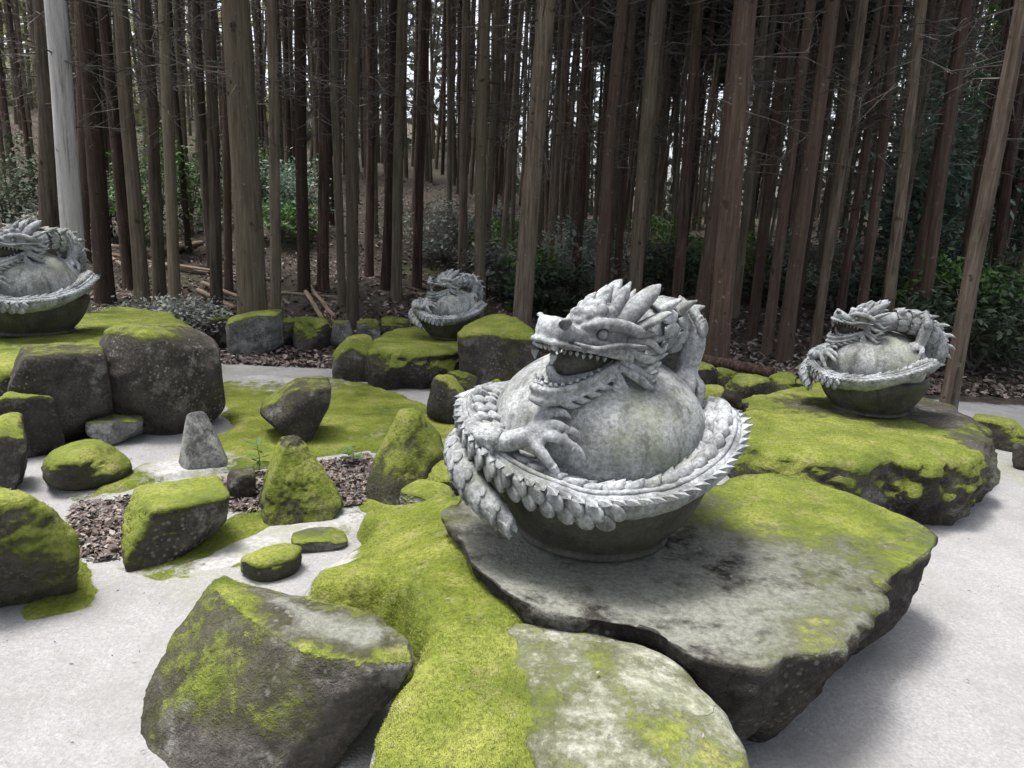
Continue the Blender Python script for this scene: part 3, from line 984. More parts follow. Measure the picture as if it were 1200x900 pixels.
# island under the right-hand dragon
D_poly = [P(x, y, .42) for x, y in [(858, 490), (868, 505), (905, 522), (950, 530), (1000, 540), (1045, 534), (1096, 540), (1125, 532), (1160, 515), (1142, 491), (1108, 470), (1069, 461), (1010, 450), (960, 447), (898, 459)]]
dg_ = P(1020, 482, .42)
def mossD(V, n, mv):
    under = np.exp(-(((V[:, 0] - dg_[0]) / 0.5) ** 2 + ((V[:, 1] - dg_[1]) / 0.45) ** 2))
    grey = sstep(V[:, 0], P(1075, 500, .42)[0], P(1110, 500, .42)[0])
    return (0.95 + 0.45 * fbm(V, 2.5, 4, 8) - 0.8 * under - 0.62 * grey) * sstep(n[:, 2], -0.02, 0.5)
slab('slab_rock', 'mossy flat-topped rock with a grey cleft corner under the dragon by the path', D_poly, 0.42, -0.06, 47, undercut=0.05, mat='rock', mossfn=mossD, rough=0.10, toprough=0.035, dome=0.0, blades=27000, bevel=0.05, blade_h=0.0055, facet=0.8)
rock_px('boulder', 'rounded mossy boulder leaning on the rock of the path-side dragon', 872, 938, 503, 575, 61, moss=0.12, blades=3600)
rock_px('boulder', 'mossy lump of rock below the ledge of the path-side dragon', 945, 1045, 525, 598, 62, moss=0.15, blades=3600, dr=0.6)
rock_px('boulder', 'low moss-topped rock behind the path-side dragon by the dark shrubs', 1140, 1196, 490, 526, 63, moss=0.2)
rock_px('stone', 'small bare grey stone lying alone on the pale path', 1184, 1212, 520, 552, 64, moss=-0.5)

# island under the left-hand dragon
E_poly = [P(x, y, .56) for x, y in [(-90, 425), (0, 428), (60, 422), (118, 418), (160, 412), (205, 398), (230, 385), (200, 366), (150, 358), (100, 362), (40, 366), (-40, 370), (-110, 390)]]
eg = P(60, 388, .56)
def mossE(V, n, mv):
    under = np.exp(-(((V[:, 0] - eg[0]) / 0.5) ** 2 + ((V[:, 1] - eg[1]) / 0.5) ** 2))
    return (0.95 + 0.4 * fbm(V, 2.3, 4, 18) - 0.55 * under) * sstep(n[:, 2], -0.02, 0.5)
slab('slab_rock', 'thick moss-covered slab carrying the dragon beside the pale trunk', E_poly, 0.55, 0.10, 49, undercut=0.12, mat='rock', mossfn=mossE, rough=0.06, toprough=0.04, blades=18000, bevel=0.05, blade_h=0.0055)
rock_px('boulder', 'huge smooth grey round boulder with a mossy cap', 122, 262, 378, 516, 71, dr=0.85, moss=-0.22, facets=14, sharp=13, rough=0.03, res=6, extra=[(-0.5, -0.8, -0.45, 0.62), (-0.75, -0.6, 0.25, 0.78), (0.5, -0.75, 0.2, 0.84)], mat='rock', mossfn=lambda V, n, mv: (0.75 + 0.3 * fbm(V, 3, 4, 3)) * sstep(V[:, 2], 0.66, 0.80) * sstep(n[:, 2], 0.1, 0.6) + 0.18 * fbm(V, 4, 3, 2), blades=4800)
rock_px('boulder', 'tall dark upright boulder beneath the thick mossy slab', 28, 128, 405, 526, 72, dr=0.8, moss=-0.45, facets=6, sharp=26, rough=0.035, taper=0.06, embed=0.08)
rock_px('boulder', 'pale grey slanting block wedged under the mossy slab', -40, 42, 412, 500, 73, dr=0.7, moss=-0.6, facets=5, sharp=26, rough=0.03, mat='rock_pale', lean=(0.2, 0))
rock_px('boulder', 'brown-green leaning rock at the foot of the tall dark boulder', 4, 74, 458, 538, 74, dr=0.7, moss=-0.15, facets=6, sharp=24, rough=0.035, lean=(-0.15, 0.1))
rock_px('stone', 'small pale rock tucked between two large dark boulders', 108, 166, 486, 522, 75, moss=-0.35, mat='rock_pale')
rock_px('stone', 'little grey chip of rock beside the brown-green leaning rock', 58, 76, 505, 533, 76, moss=-0.4)
rock_px('boulder', 'grey rock with moss cap rising behind the large mossy boulder', -30, 32, 492, 580, 77, moss=-0.15)

# stones of the garden
rock_px('boulder', 'large moss-draped boulder with a dark hollow under its side', -60, 82, 563, 728, 81, dr=0.85, moss=0.28, facets=8, sharp=18, rough=0.07, res=6, blades=27000, moss_floor=0.25, extra=[(-0.2, -0.8, -0.6, 0.62)])
rock_px('stone', 'low moss-backed rock with dark base at the end of the lawn', 62, 150, 519, 576, 82, moss=0.12, facets=16, sharp=7, blades=7200)
rock_px('standing_stone', 'smooth bare grey pointed stone standing on the lawn', 211, 266, 482, 555, 83, dr=0.75, moss=-0.7, taper=0.62, lean=(-0.10, 0), facets=6, sharp=9, rough=0.02, mat='rock_pale', mossfn=lambda V, n, mv: mv * 0.3)
rock_px('boulder', 'angular brown rock perched at a tilt on the lawn', 304, 384, 449, 524, 84, dr=0.8, moss=-0.36, facets=6, sharp=28, rough=0.035, taper=-0.05, lean=(0.12, 0), extra=[(-0.7, -0.2, -0.75, 0.6), (-0.6, 0, 0.8, 0.75)])
rock_px('boulder', 'blocky oblong rock thickly furred with moss on its flat top', 152, 266, 576, 655, 85, dr=0.7, moss=0.05, facets=5, sharp=18, rough=0.04, res=6, blades=24000, moss_floor=0.25, rot=0.12)
rock_px('boulder', 'pointed moss-coated rock with a bare grey tip by the leaf bed', 306, 400, 511, 612, 86, dr=0.85, moss=0.02, taper=0.72, facets=7, sharp=20, rough=0.06, res=6, blades=18000, lean=(-0.06, 0), moss_floor=0.40, mossfn=lambda V, n, mv: mv - 1.2 * sstep(V[:, 2], 0.36, 0.44))
rock_px('boulder', 'dark triangular mossy rock just behind the great slab', 429, 530, 481, 590, 87, dr=0.8, moss=0.02, taper=0.68, facets=7, sharp=18, blades=14400, lean=(0.10, 0.0), moss_floor=0.25)
rock_px('standing_stone', 'upright rounded brown stone with mossy crown near the lawn edge', 499, 550, 439, 502, 88, dr=0.8, moss=-0.02, taper=0.22, facets=10, sharp=8, blades=2400)
rock_px('stone', 'small upright stone with mossy crown beside the big orb', 561, 600, 446, 490, 89, dr=0.85, moss=0.05, taper=0.25, facets=10, blades=1800)
rock_px('stone', 'small flat stone with moss cushion on the sand', 286, 353, 644, 680, 90, dr=0.75, moss=0.16, sharp=8, facets=16, embed=0.3, blades=8400)
rock_px('stone', 'flat bare grey stone sunk in moss by the pointed rock', 343, 406, 622, 646, 91, dr=0.8, moss=-0.35, mat='rock_pale', sharp=8, facets=14, embed=0.35)
rock_px('stone', 'little dark stump-like stone with flat grey top in the leaf bed', 268, 300, 552, 588, 92, dr=0.8, moss=-0.7, facets=6, sharp=12)
rock_px('stone', 'flat pale stone set in the moss at the back of the bank', 468, 534, 572, 600, 93, dr=0.8, moss=-0.15, mat='rock_pale', z=0.08)
rock_px('stone', 'mossy cushion stone between triangular rock and big dragon', 495, 575, 548, 590, 94, dr=0.7, moss=0.2, z=0.05, blades=4800)

# island under the far dragon
F_poly = [P(x, y, .36) for x, y in [(436, 398), (440, 410), (462, 414), (500, 416), (545, 412), (560, 402), (556, 388), (520, 380), (470, 382)]]
def mossF(V, n, mv):
    return (0.95 + 0.35 * fbm(V, 2.3, 4, 28)) * sstep(n[:, 2], 0.0, 0.5)
slab('slab_rock', 'moss-covered slab under the smallest dragon at the forest edge', F_poly, 0.36, -0.05, 53, undercut=0.06, mat='rock', mossfn=mossF, rough=0.08, toprough=0.03, blades=8400, bevel=0.06, blade_h=0.007)
rock_px('boulder', 'square rock with bright moss lid behind the smallest dragon', 536, 628, 373, 462, 95, dr=0.9, moss=0.10, facets=5, sharp=22, blades=5400, blade_h=0.007)
rock_px('boulder', 'rounded grey boulder with yellow moss at the end of the far island', 390, 446, 395, 447, 96, moss=0.02, blades=1800)
rock_px('boulder', 'dark leaning stone at the front of the far island', 427, 468, 410, 458, 97, moss=-0.15, taper=0.3)
rock_px('stone', 'small shaded stone under the ledge of the far island', 520, 560, 435, 466, 98, moss=-0.4)

# stones edging the yard
EDGE = [(247, 276, 372, 408, -0.3, 'dark mottled stone next to the huge round boulder at the yard edge', 'rock'),
        (269, 333, 364, 415, -0.1, 'broad grey block with moss streaks at the foot of the stout cedar', 'rock_pale'),
        (322, 347, 374, 408, 0.1, 'narrow mossy stone beside the broad grey block', 'rock'),
        (344, 392, 373, 411, -0.1, 'grey-green rounded stone near the cut logs at the yard edge', 'rock'),
        (386, 415, 376, 408, -0.3, 'small bluish stone between the cut logs and far island', 'rock_pale'),
        (418, 446, 374, 398, -0.3, 'small pale stone behind the far island', 'rock_pale'),
        (446, 480, 372, 396, -0.4, 'dim grey stone by the bowl of the smallest dragon', 'rock'),
        (802, 845, 452, 489, 0.12, 'small round moss-capped stone on the path behind the big dragon', 'rock'),
        (843, 896, 439, 484, 0.0, 'dark boulder with moss on its shoulder by the fallen trunk', 'rock'),
        (893, 932, 437, 472, -0.05, 'dusky rounded rock at the end of the fallen trunk', 'rock'),
        (800, 838, 424, 462, -0.05, 'moss-tinted rock against the lower end of the red-brown cedar', 'rock'),
        (834, 862, 432, 462, -0.1, 'small grey rock under the fallen trunk', 'rock'),
        (770, 806, 430, 468, 0.0, 'shaded rock by the claw of the big dragon', 'rock'),
        (930, 965, 446, 478, 0.1, 'mossy rock behind the ledge of the path-side dragon', 'rock')]
for i, (a, b_, c, d, ms, lb, mm_) in enumerate(EDGE):
    rock_px('edging_stone', lb, a, b_, c, d, 130 + i, moss=ms - (0.12 if a > 700 else 0), mat=mm_, facets=18 if a > 700 else 9, sharp=8 if a > 700 else 15, rough=0.05, group='stones edging the yard')

# ------------------------------------------------------------------ leaf bed and litter
def leaf_scatter(name, pts, size, seed, label=None, mat='dry_leaf', tilt=0.5):
    rng = np.random.default_rng(seed)
    k = len(pts)
    a = rng.uniform(0, 2 * np.pi, k)
    L = size * rng.uniform(0.5, 1.4, k)
    Wd = L * rng.uniform(0.25, 0.55, k)
    up = np.stack([rng.normal(0, tilt, k), rng.normal(0, tilt, k), np.ones(k)], 1)
    up /= np.linalg.norm(up, axis=1)[:, None]
    d = np.stack([np.cos(a), np.sin(a), np.zeros(k)], 1)
    s = np.cross(up, d); s /= np.linalg.norm(s, axis=1)[:, None]
    d = np.cross(s, up)
    c = pts + np.array([0, 0, 1.0]) * rng.uniform(0.001, 0.02, k)[:, None]
    V = np.stack([c - d * L[:, None], c - s * Wd[:, None] + up * (0.25 * L)[:, None], c + d * L[:, None], c + s * Wd[:, None] + up * (0.12 * L)[:, None]], 1).reshape(-1, 3)
    o = link(name, mesh_np(name, V, np.arange(4 * k).reshape(-1, 4), M[mat], False))
    tag(o, label, 'leaves' if label else None, kind='stuff')
    return o
rng = np.random.default_rng(3)
bed = [P(*p)[:2] for p in [(70, 645), (85, 595), (150, 582), (270, 562), (430, 534), (450, 560), (420, 592), (330, 605), (270, 600), (170, 650), (110, 662)]]
bp = np.array(bed)
q = np.column_stack([rng.uniform(bp[:, 0].min(), bp[:, 0].max(), 16000), rng.uniform(bp[:, 1].min(), bp[:, 1].max(), 16000)])
q = q[poly_dist(q[:, 0], q[:, 1], bed) + 0.05 * fbm(np.column_stack([q, q[:, 0] * 0]), 6, 3, 2) > 0]
leaf_scatter('fallen_leaves', np.column_stack([q, np.full(len(q), 0.004)]), 0.022, 5, 'brown and mauve dead leaves filling the shallow bed before the lawn')
k = 42000
yy = 7.3 + 26 * rng.random(k) ** 1.7
xx = (rng.random(k) * 2 - 1) * (0.85 * yy + 1)
zz = terrain(xx, yy)
leaf_scatter('forest_litter', np.column_stack([xx, yy, zz]), 0.05, 6, 'dry twigs and dead leaves littering the forest floor', tilt=0.6)
# ------------------------------------------------------------------ dragon statues
def build_dragon():
    root = link('dragon_statue', None)
    st = M['stone']
    # bowl
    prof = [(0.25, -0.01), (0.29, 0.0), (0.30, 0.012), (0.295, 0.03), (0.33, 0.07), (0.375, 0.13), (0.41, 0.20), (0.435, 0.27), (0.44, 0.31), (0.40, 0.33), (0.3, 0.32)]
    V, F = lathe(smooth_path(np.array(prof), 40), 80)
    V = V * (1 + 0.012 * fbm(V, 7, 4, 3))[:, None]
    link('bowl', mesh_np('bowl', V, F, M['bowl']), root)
    V, F = ball((0, 0, 0.415), (0.405, 0.405, 0.308), 72, 44)
    V = V + (V - np.array([0, 0, 0.415])) * (0.010 * fbm(V, 6, 4, 5))[:, None]
    link('orb', mesh_np('orb', V, F, M['orb']), root)
    # coiled body: tail at the right, round the front and the left to the back, then up as the neck
    def ringz(a):
        a = a % 360
        return float(np.interp(a, [0, 45, 90, 150, 185, 215, 240, 270, 300, 330, 360], [0.475, 0.46, 0.42, 0.445, 0.455, 0.395, 0.328, 0.282, 0.300, 0.375, 0.475]))
    angs = np.arange(22, -298, -8.0)
    ctr, hw, th = [], [], []
    for i, a in enumerate(angs):
        r = 0.447
        f = min(1.0, (i + 0.6) / 5.0)
        ctr.append((r * math.cos(math.radians(a)), r * math.sin(math.radians(a)), ringz(a)))
        hw.append(0.090 * (0.55 + 0.45 * f)); th.append(0.050 * (0.5 + 0.5 * f))
    ctr, hw, th = np.array(ctr), np.array(hw), np.array(th)
    mb = MB()
    nseg = 18
    secV = []
    surf = []
    for i, a in enumerate(angs):
        rad = np.array([math.cos(math.radians(a)), math.sin(math.radians(a)), 0])
        tl = math.radians(26)                       # the band slopes up towards its outer edge
        ou = rad * math.cos(tl) + np.array([0, 0, math.sin(tl)])
        upn = -rad * math.sin(tl) + np.array([0, 0, math.cos(tl)])
        surf.append((ctr[i], ou, upn, hw[i], th[i]))
        for j in range(nseg):
            p = 2 * math.pi * j / nseg
            cx, sx = math.cos(p), math.sin(p)
            k = th[i] * (1.0 if sx > 0 else (1.0 + 0.8 * float(np.exp(-((a + 180) / 55.0) ** 2))))
            secV.append(ctr[i] + ou * hw[i] * math.copysign(abs(cx) ** 0.8, cx) + upn * k * math.copysign(abs(sx) ** 0.9, sx))
    F = []
    n = len(angs)
    for i in range(n - 1):
        for j in range(nseg):
            k = (j + 1) % nseg
            F.append((i * nseg + j, (i + 1) * nseg + j, (i + 1) * nseg + k, i * nseg + k))
    F.append(tuple(range(nseg))); F.append(tuple((n - 1) * nseg + j for j in range(nseg))[::-1])
    mb.add(secV, F)
    neck = [(0.14, 0.42, 0.42), (0.24, 0.38, 0.52), (0.275, 0.30, 0.66), (0.24, 0.17, 0.78), (0.16, 0.02, 0.81), (0.05, -0.12, 0.785)]
    mb.add(*tube(neck, [0.10, 0.110, 0.105, 0.095, 0.085, 0.075], 16, 30))
    # shoulder lump over the left coil
    mb.add(*tube([(-0.46, 0.02, 0.40), (-0.44, -0.12, 0.40), (-0.36, -0.25, 0.39)], [0.05, 0.06, 0.045], 12, 12))
    body = link('body', merge_remesh(mb, 0.011, 'body', st, noise_amp=0.005, noise_scale=22, seed=4), root)
    # scale plate: overlapping shield with raised free end
    def scale_mesh():
        nx, ny = 5, 6
        V, F = [], []
        for side in (1, 0):
            for iy in range(ny):
                t = iy / (ny - 1)
                wd = 0.5 * math.sqrt(max(0.02, 1 - max(0, (t - 0.40) / 0.61) ** 2)) * (0.60 + 0.40 * min(1, t * 2.4))
                for ix in range(nx):
                    s = ix / (nx - 1) * 2 - 1
                    z = 0.05 + 0.20 * t + 0.10 * (1 - s * s) if side else -0.14
                    V.append((t - 0.3, s * wd, z))
        def I(sd_, y, x): return sd_ * nx * ny + y * nx + x
        for y in range(ny - 1):
            for x in range(nx - 1):
                F.append((I(0, y, x), I(0, y + 1, x), I(0, y + 1, x + 1), I(0, y, x + 1)))
                F.append((I(1, y, x), I(1, y, x + 1), I(1, y + 1, x + 1), I(1, y + 1, x)))
        bd = [(0, x) for x in range(nx)] + [(y, nx - 1) for y in range(1, ny)] + [(ny - 1, x) for x in range(nx - 2, -1, -1)] + [(y, 0) for y in range(ny - 2, 0, -1)]
        for k in range(len(bd)):
            a, b2 = bd[k], bd[(k + 1) % len(bd)]
            F.append((I(0, *a), I(0, *b2), I(1, *b2), I(1, *a)))
        V = np.array(V)
        return mesh_np('scale', V, F, st)
    SM = scale_mesh()
    def frame_obj(name, me, p, t, nrm, sc, parent):
        t = np.array(t, float); t /= np.linalg.norm(t)
        nrm = np.array(nrm, float); nrm -= t * (nrm @ t); nrm /= np.linalg.norm(nrm)
        b_ = np.cross(nrm, t)
        o = link(name, me, parent)
        mm_ = Matrix.Identity(4)
        for k in range(3):
            mm_[k][0], mm_[k][1], mm_[k][2], mm_[k][3] = t[k] * sc[0], b_[k] * sc[1], nrm[k] * sc[2], p[k]
        o.matrix_local = mm_
        return o
    rs = random.Random(5)
    def band(i):
        i0 = int(min(max(i, 0), n - 1.001)); t = i - i0
        s0, s1 = surf[i0], surf[i0 + 1]
        c, ou, up_, h, tt = [(1 - t) * s0[k] + t * s1[k] for k in range(5)]
        tg = s0[0] - s1[0]
        return c, ou / np.linalg.norm(ou), up_ / np.linalg.norm(up_), h, tt, tg / np.linalg.norm(tg)
    for row, cpos in enumerate((-0.62, -0.12, 0.38)):
        i = 1.2 + 0.5 * (row % 2)
        while i < 27:
            c, ou, up_, h, tt, tg = band(i)
            sx = math.sqrt(max(0, 1 - cpos * cpos)) ** 0.9
            p = c + ou * h * cpos + up_ * (tt * sx + 0.002)
            nn = up_ + ou * cpos * 0.35
            jit = tg + ou * rs.uniform(-0.16, 0.16)
            frame_obj('scale', SM, p, jit, nn, (0.072 * rs.uniform(0.9, 1.1), 0.062, 0.085 * rs.uniform(0.8, 1.25)), body)
            i += 1.0
    for row, (ang, w_) in enumerate(((-0.35, 1.05), (-0.80, 1.0))):           # flank scales below the edge on the left
        i = 13.2 + 0.4 * row
        while i < 27:
            c, ou, up_, h, tt, tg = band(i)
            p = c + ou * h * math.cos(ang) * w_ * 0.93 + up_ * 1.7 * tt * math.sin(ang) * 0.9
            frame_obj('scale', SM, p, tg + 0.3 * -up_, ou * 0.8 - up_ * 0.75, (0.070, 0.060, 0.04), body)
            i += 0.85
    # serrated edge
    def fin_mesh():
        V = [(-0.5, 0, 0.16), (-0.5, 0, -0.16), (0.45, 0, 0.13), (0.45, 0, -0.13), (0.55, 1.0, 0.0), (0.05, 0.5, 0.13), (0.05, 0.5, -0.13)]
        F = [(0, 2, 5), (2, 4, 5), (1, 6, 3), (3, 6, 4), (0, 5, 6, 1), (5, 4, 6), (2, 3, 4), (0, 1, 3, 2)]
        return mesh_np('fin_spike', np.array(V, float), F, st, False)
    FM = fin_mesh()
    i = 0.1
    while i < 29:
        c, ou, up_, h, tt, tg = band(i)
        p = c + ou * h * 0.955
        o = link('fin_spike', FM, body)
        mm_ = Matrix.Identity(4)
        oo = ou * 0.9 - up_ * 0.25
        b_ = np.cross(tg, oo)
        ln = 0.034 * rs.uniform(0.75, 1.25)
        for k in range(3):
            mm_[k][0], mm_[k][1], mm_[k][2], mm_[k][3] = tg[k] * 0.050, oo[k] * ln, b_[k] * 0.075, p[k]
        o.matrix_local = mm_
        i += 0.56
    # ridge along the inside of the edge
    ridge = [band(k)[0] + band(k)[1] * band(k)[3] * 0.80 + band(k)[2] * band(k)[4] * 0.62 for k in np.arange(0.3, 29, 1.0)]
    link('edge_ridge', MBmesh(tube(ridge, [0.010] * len(ridge), 8, len(ridge) * 2), 'edge_ridge', st), body)
    # neck scales and dorsal spikes
    np_ = smooth_path(np.array(neck), 30)
    for k in range(3, 26, 3):
        t = np_[k] - np_[k + 1]
        t /= np.linalg.norm(t)
        outw = np.array([np_[k][0], np_[k][1] * 0.6, 0.12]); outw -= t * (outw @ t); outw /= np.linalg.norm(outw)
        b_ = np.cross(t, outw)
        for a in (-1.25, -0.75, -0.25, 0.25, 0.75, 1.25):
            a += 0.25 * ((k // 3) % 2)
            nn = outw * math.cos(a) + b_ * math.sin(a)
            frame_obj('scale', SM, np_[k] + nn * 0.103, t, nn, (0.075, 0.062, 0.045), body)
        sp = MBmesh(tube([np_[k] + outw * 0.09, np_[k] + outw * 0.135 + t * 0.015, np_[k] + outw * 0.165 + t * 0.05], [0.026, 0.017, 0.003], 7, 8), 'dorsal_spike', st)
        link('dorsal_spike', sp, body)
    # hind leg folded against the bowl
    mb = MB()
    mb.add(*tube([(-0.50, -0.05, 0.36), (-0.49, -0.20, 0.335), (-0.41, -0.35, 0.275), (-0.31, -0.425, 0.215), (-0.235, -0.45, 0.16)], [0.058, 0.066, 0.058, 0.042, 0.010], 14, 26, flat=0.9))
    leg = link('hind_leg', merge_remesh(mb, 0.011, 'hind_leg', st, noise_amp=0.005, seed=8), root)
    lp_ = smooth_path(np.array([(-0.50, -0.05, 0.36), (-0.49, -0.20, 0.335), (-0.41, -0.35, 0.275), (-0.31, -0.425, 0.215), (-0.235, -0.45, 0.16)]), 26)
    for k in range(3, 23, 3):
        t = lp_[k + 1] - lp_[k]
        for a in (-0.9, -0.3, 0.3, 0.9):
            outw = np.array([lp_[k][0], lp_[k][1], 0]); outw /= np.linalg.norm(outw)
            nn = outw * math.cos(a) + np.array([0, 0, 1.0]) * math.sin(a)
            r = np.interp(k, [0, 8, 14, 20, 25], [0.054, 0.062, 0.054, 0.038, 0.012])
            frame_obj('scale', SM, lp_[k] + nn * (r - 0.004), t, nn, (0.062, 0.05, 0.036), leg)
    # forelegs with claws
    def foreleg(path, rads, fingers, scn):
        mb = MB()
        mb.add(*tube(path, rads, 14, 22))
        for fp, fr in fingers:
            mb.add(*tube(fp, fr, 8, 12))
        lg = link('foreleg', merge_remesh(mb, 0.008, 'foreleg', st, smooth_it=2, noise_amp=0.004, seed=12), root)
        for fp, fr in fingers:
            a, b2 = np.array(fp[-2]), np.array(fp[-1])
            d = (b2 - a) / np.linalg.norm(b2 - a)
            cl = MBmesh(tube([b2 - d * 0.012, b2 + d * 0.018 - np.array([0, 0, 0.004]), b2 + d * 0.042 - np.array([0, 0, 0.022])], [0.017, 0.013, 0.002], 8, 8), 'claw', st)
            link('claw', cl, lg)
        pth = smooth_path(np.array(path), 22)
        for k in range(2, 16, 3):
            t = pth[k] - pth[k + 1]
            for a in (-0.8, 0.0, 0.8):
                nn = np.array([scn[0] * math.cos(a), scn[1] * math.cos(a), 0.75 + 0.6 * math.sin(a)]); nn /= np.linalg.norm(nn)
                r = np.interp(k, np.linspace(0, 21, len(rads)), rads)
                frame_obj('scale', SM, pth[k] + nn * (r - 0.001), t, nn, (0.058, 0.048, 0.075), lg)
        return lg
    w_ = np.array([-0.215, -0.40, 0.485])
    foreleg([(-0.47, -0.06, 0.41), (-0.42, -0.24, 0.425), (-0.32, -0.37, 0.445), tuple(w_)], [0.050, 0.045, 0.038, 0.034],
            [([tuple(w_), (-0.165, -0.405, 0.525), (-0.12, -0.415, 0.53), (-0.08, -0.42, 0.515)], [0.030, 0.019, 0.016, 0.013]),
             ([tuple(w_), (-0.15, -0.43, 0.495), (-0.10, -0.44, 0.485), (-0.065, -0.44, 0.465)], [0.030, 0.019, 0.016, 0.013]),
             ([tuple(w_), (-0.185, -0.44, 0.455), (-0.15, -0.455, 0.42), (-0.13, -0.455, 0.395)], [0.030, 0.022, 0.019, 0.015]),
             ([tuple(w_), (-0.20, -0.375, 0.525), (-0.165, -0.375, 0.56), (-0.13, -0.38, 0.565)], [0.03, 0.022, 0.018, 0.015])], (-0.4, -0.7))
    w2 = np.array([0.320, 0.08, 0.635])
    foreleg([(0.26, 0.24, 0.70), (0.27, 0.16, 0.83), (0.33, 0.10, 0.77), tuple(w2)], [0.07, 0.065, 0.05, 0.042],
            [([tuple(w2), (0.28, 0.01, 0.625), (0.255, -0.02, 0.60)], [0.034, 0.023, 0.018]),
             ([tuple(w2), (0.33, 0.01, 0.605), (0.325, -0.015, 0.565)], [0.034, 0.023, 0.018]),
             ([tuple(w2), (0.37, 0.05, 0.59), (0.37, 0.03, 0.545)], [0.034, 0.023, 0.018])], (0.6, -0.6))
    # ---- head, built in its own u (forward) v (side) w (up) frame
    yaw = math.atan2(-0.66, -0.75)
    pit = math.radians(9)
    HM = Matrix.Translation((-0.022, -0.212, 0.718)) @ Euler((0, 0, yaw)).to_matrix().to_4x4() @ Euler((0, -pit, 0)).to_matrix().to_4x4() @ Matrix.Diagonal((0.665, 0.84, 0.785, 1))
    mb = MB(); cut = MB()
    mb.add(*loft([(.368, .092, .04, .022), (.352, .096, .074, .046), (.32, .102, .088, .056), (.27, .100, .086, .053), (.21, .090, .074, .043), (.15, .098, .080, .052), (.07, .12, .105, .075), (-.03, .125, .118, .09), (-.11, .105, .105, .085), (-.19, .08, .08, .075)], 24, 40))
    for s in (-1, 1):
        mb.add(*ball((.315, s * .05, .128), (.045, .034, .030)))
        cut.add(*ball((.328, s * .080, .131), (.027, .032, .021)))
        mb.add(*tube([(.295, s * .086, .140), (.318, s * .090, .155), (.350, s * .078, .150)], [.008, .012, .007], 8, 10))
        cut.add(*ball((.105, s * .112, .118), (.042, .036, .026)))
        mb.add(*tube([(.19, s * .045, .130), (.12, s * .088, .158), (.02, s * .125, .165), (-.10, s * .150, .150), (-.17, s * .165, .155)], [.012, .026, .030, .024, .006], 10, 20))
        mb.add(*tube([(.15, s * .07, .085), (.06, s * .11, .075), (-.03, s * .125, .06), (-.08, s * .12, .03), (-.06, s * .108, -.01), (0, s * .10, -.035)], [.012, .022, .026, .026, .024, .016], 10, 22))
        lip = [(-.06, s * .118, .03), (.04, s * .108, .038), (.14, s * .094, .044), (.24, s * .09, .047), (.32, s * .088, .05), (.365, s * .058, .054), (.382, 0, .056)]
        mb.add(*tube(lip, [.014, .016, .016, .016, .016, .016, .016], 10, 34, flat=.75))
    mb.add(*loft([(.20, .155, .02, .01), (.17, .165, .05, .03), (.11, .185, .07, .045), (.03, .20, .085, .052), (-.06, .195, .085, .05), (-.12, .17, .06, .04)], 18, 24))
    for (u, v, w, r) in ((.17, .0, .19, .030), (.15, .045, .185, .026), (.15, -.045, .185, .026), (.09, .06, .215, .03), (.09, -.06, .215, .03), (.10, 0, .225, .032)):
        mb.add(*ball((u, v, w), r))
    head = link('head', merge_remesh(mb, 0.0065, 'head', st, cut=cut, smooth_it=2, noise_amp=0.0035, noise_scale=30, seed=21), root)
    head.matrix_local = HM
    def flame(name, pts, rad, par, sides=8, n=10, flat=1.0):
        return link(name, MBmesh(tube(pts, rad, sides, n, flat=flat), name, st), par)
    for (u, v, w, l, r) in ((.09, .035, .215, .070, .030), (.09, -.035, .215, .070, .030), (.03, .0, .228, .105, .036), (.0, .055, .225, .100, .033), (.0, -.055, .225, .100, .033), (-.06, .02, .222, .135, .040), (-.075, -.045, .218, .130, .036), (-.085, .075, .210, .120, .034), (-.13, .0, .20, .13, .036)):
        flame('crest_spike', [(u, v, w - .03), (u - .01, v * 1.05, w + l * .45), (u - .045, v * 1.15, w + l)], [r, r * .85, .005], head)
    for s in (-1, 1):
        flame('horn', [(-.02, s * .075, .17), (-.08, s * .095, .245), (-.16, s * .11, .325), (-.20, s * .115, .365)], [.044, .050, .034, .006], head, 10, 16)
        flame('ear', [(-.06, s * .115, .15), (-.13, s * .145, .195), (-.21, s * .165, .245), (-.25, s * .17, .255)], [.030, .042, .024, .005], head, 10, 16, flat=.55)
        V, F = ball((.098, s * .098, .116), (.026, .020, .021), 16, 10)
        link('eye', mesh_np('eye', V, F, st), head)
        rr_ = random.Random(11)
        for k in range(9):
            w0 = .135 - .028 * k
            l = .17 + .05 * rr_.random() - .006 * k
            up1 = .03 * math.sin(k * 1.7)
            flame('mane_strand', [(-.055 + .005 * k, s * .112, w0), (-.055 - l * .45, s * (.142 + .01 * (k % 3)), w0 - .005 - .012 * k + up1), (-.055 - l * .85, s * (.165 + .012 * (k % 2)), w0 + .004 - .013 * k - up1 * .4), (-.055 - l * 1.1, s * .17, w0 + .03 - .014 * k)], [.016, .021, .014, .003], head, 8, 14)
        flame('whisker', [(.26, s * .088, .065), (.14, s * .115, .055), (.03, s * .145, .085), (-.10, s * .185, .10)], [.008, .013, .012, .003], head, 8, 18)
    # upper teeth
    lipc = smooth_path(np.array([(.02, .100, .032), (.12, .088, .036), (.22, .083, .040), (.31, .079, .043), (.35, .05, .046), (.366, 0, .048)]), 60)
    for s in (-1, 1):
        for k in range(4, 60, 5):
            p = lipc[k] * np.array([1, s, 1])
            big = k in (39, 44)
            l = .080 if k == 44 else (.034 if k == 19 else .026)
            r = .020 if k == 44 else .0105
            flame('tooth', [p + [0, 0, .004], p + [0, 0, -l * .6], p + [-.006, -s * .004, -l]], [r, r * .85, .002 if k in (44, 19) else r * .5], head, 7, 6)
    # lower jaw
    mb = MB()
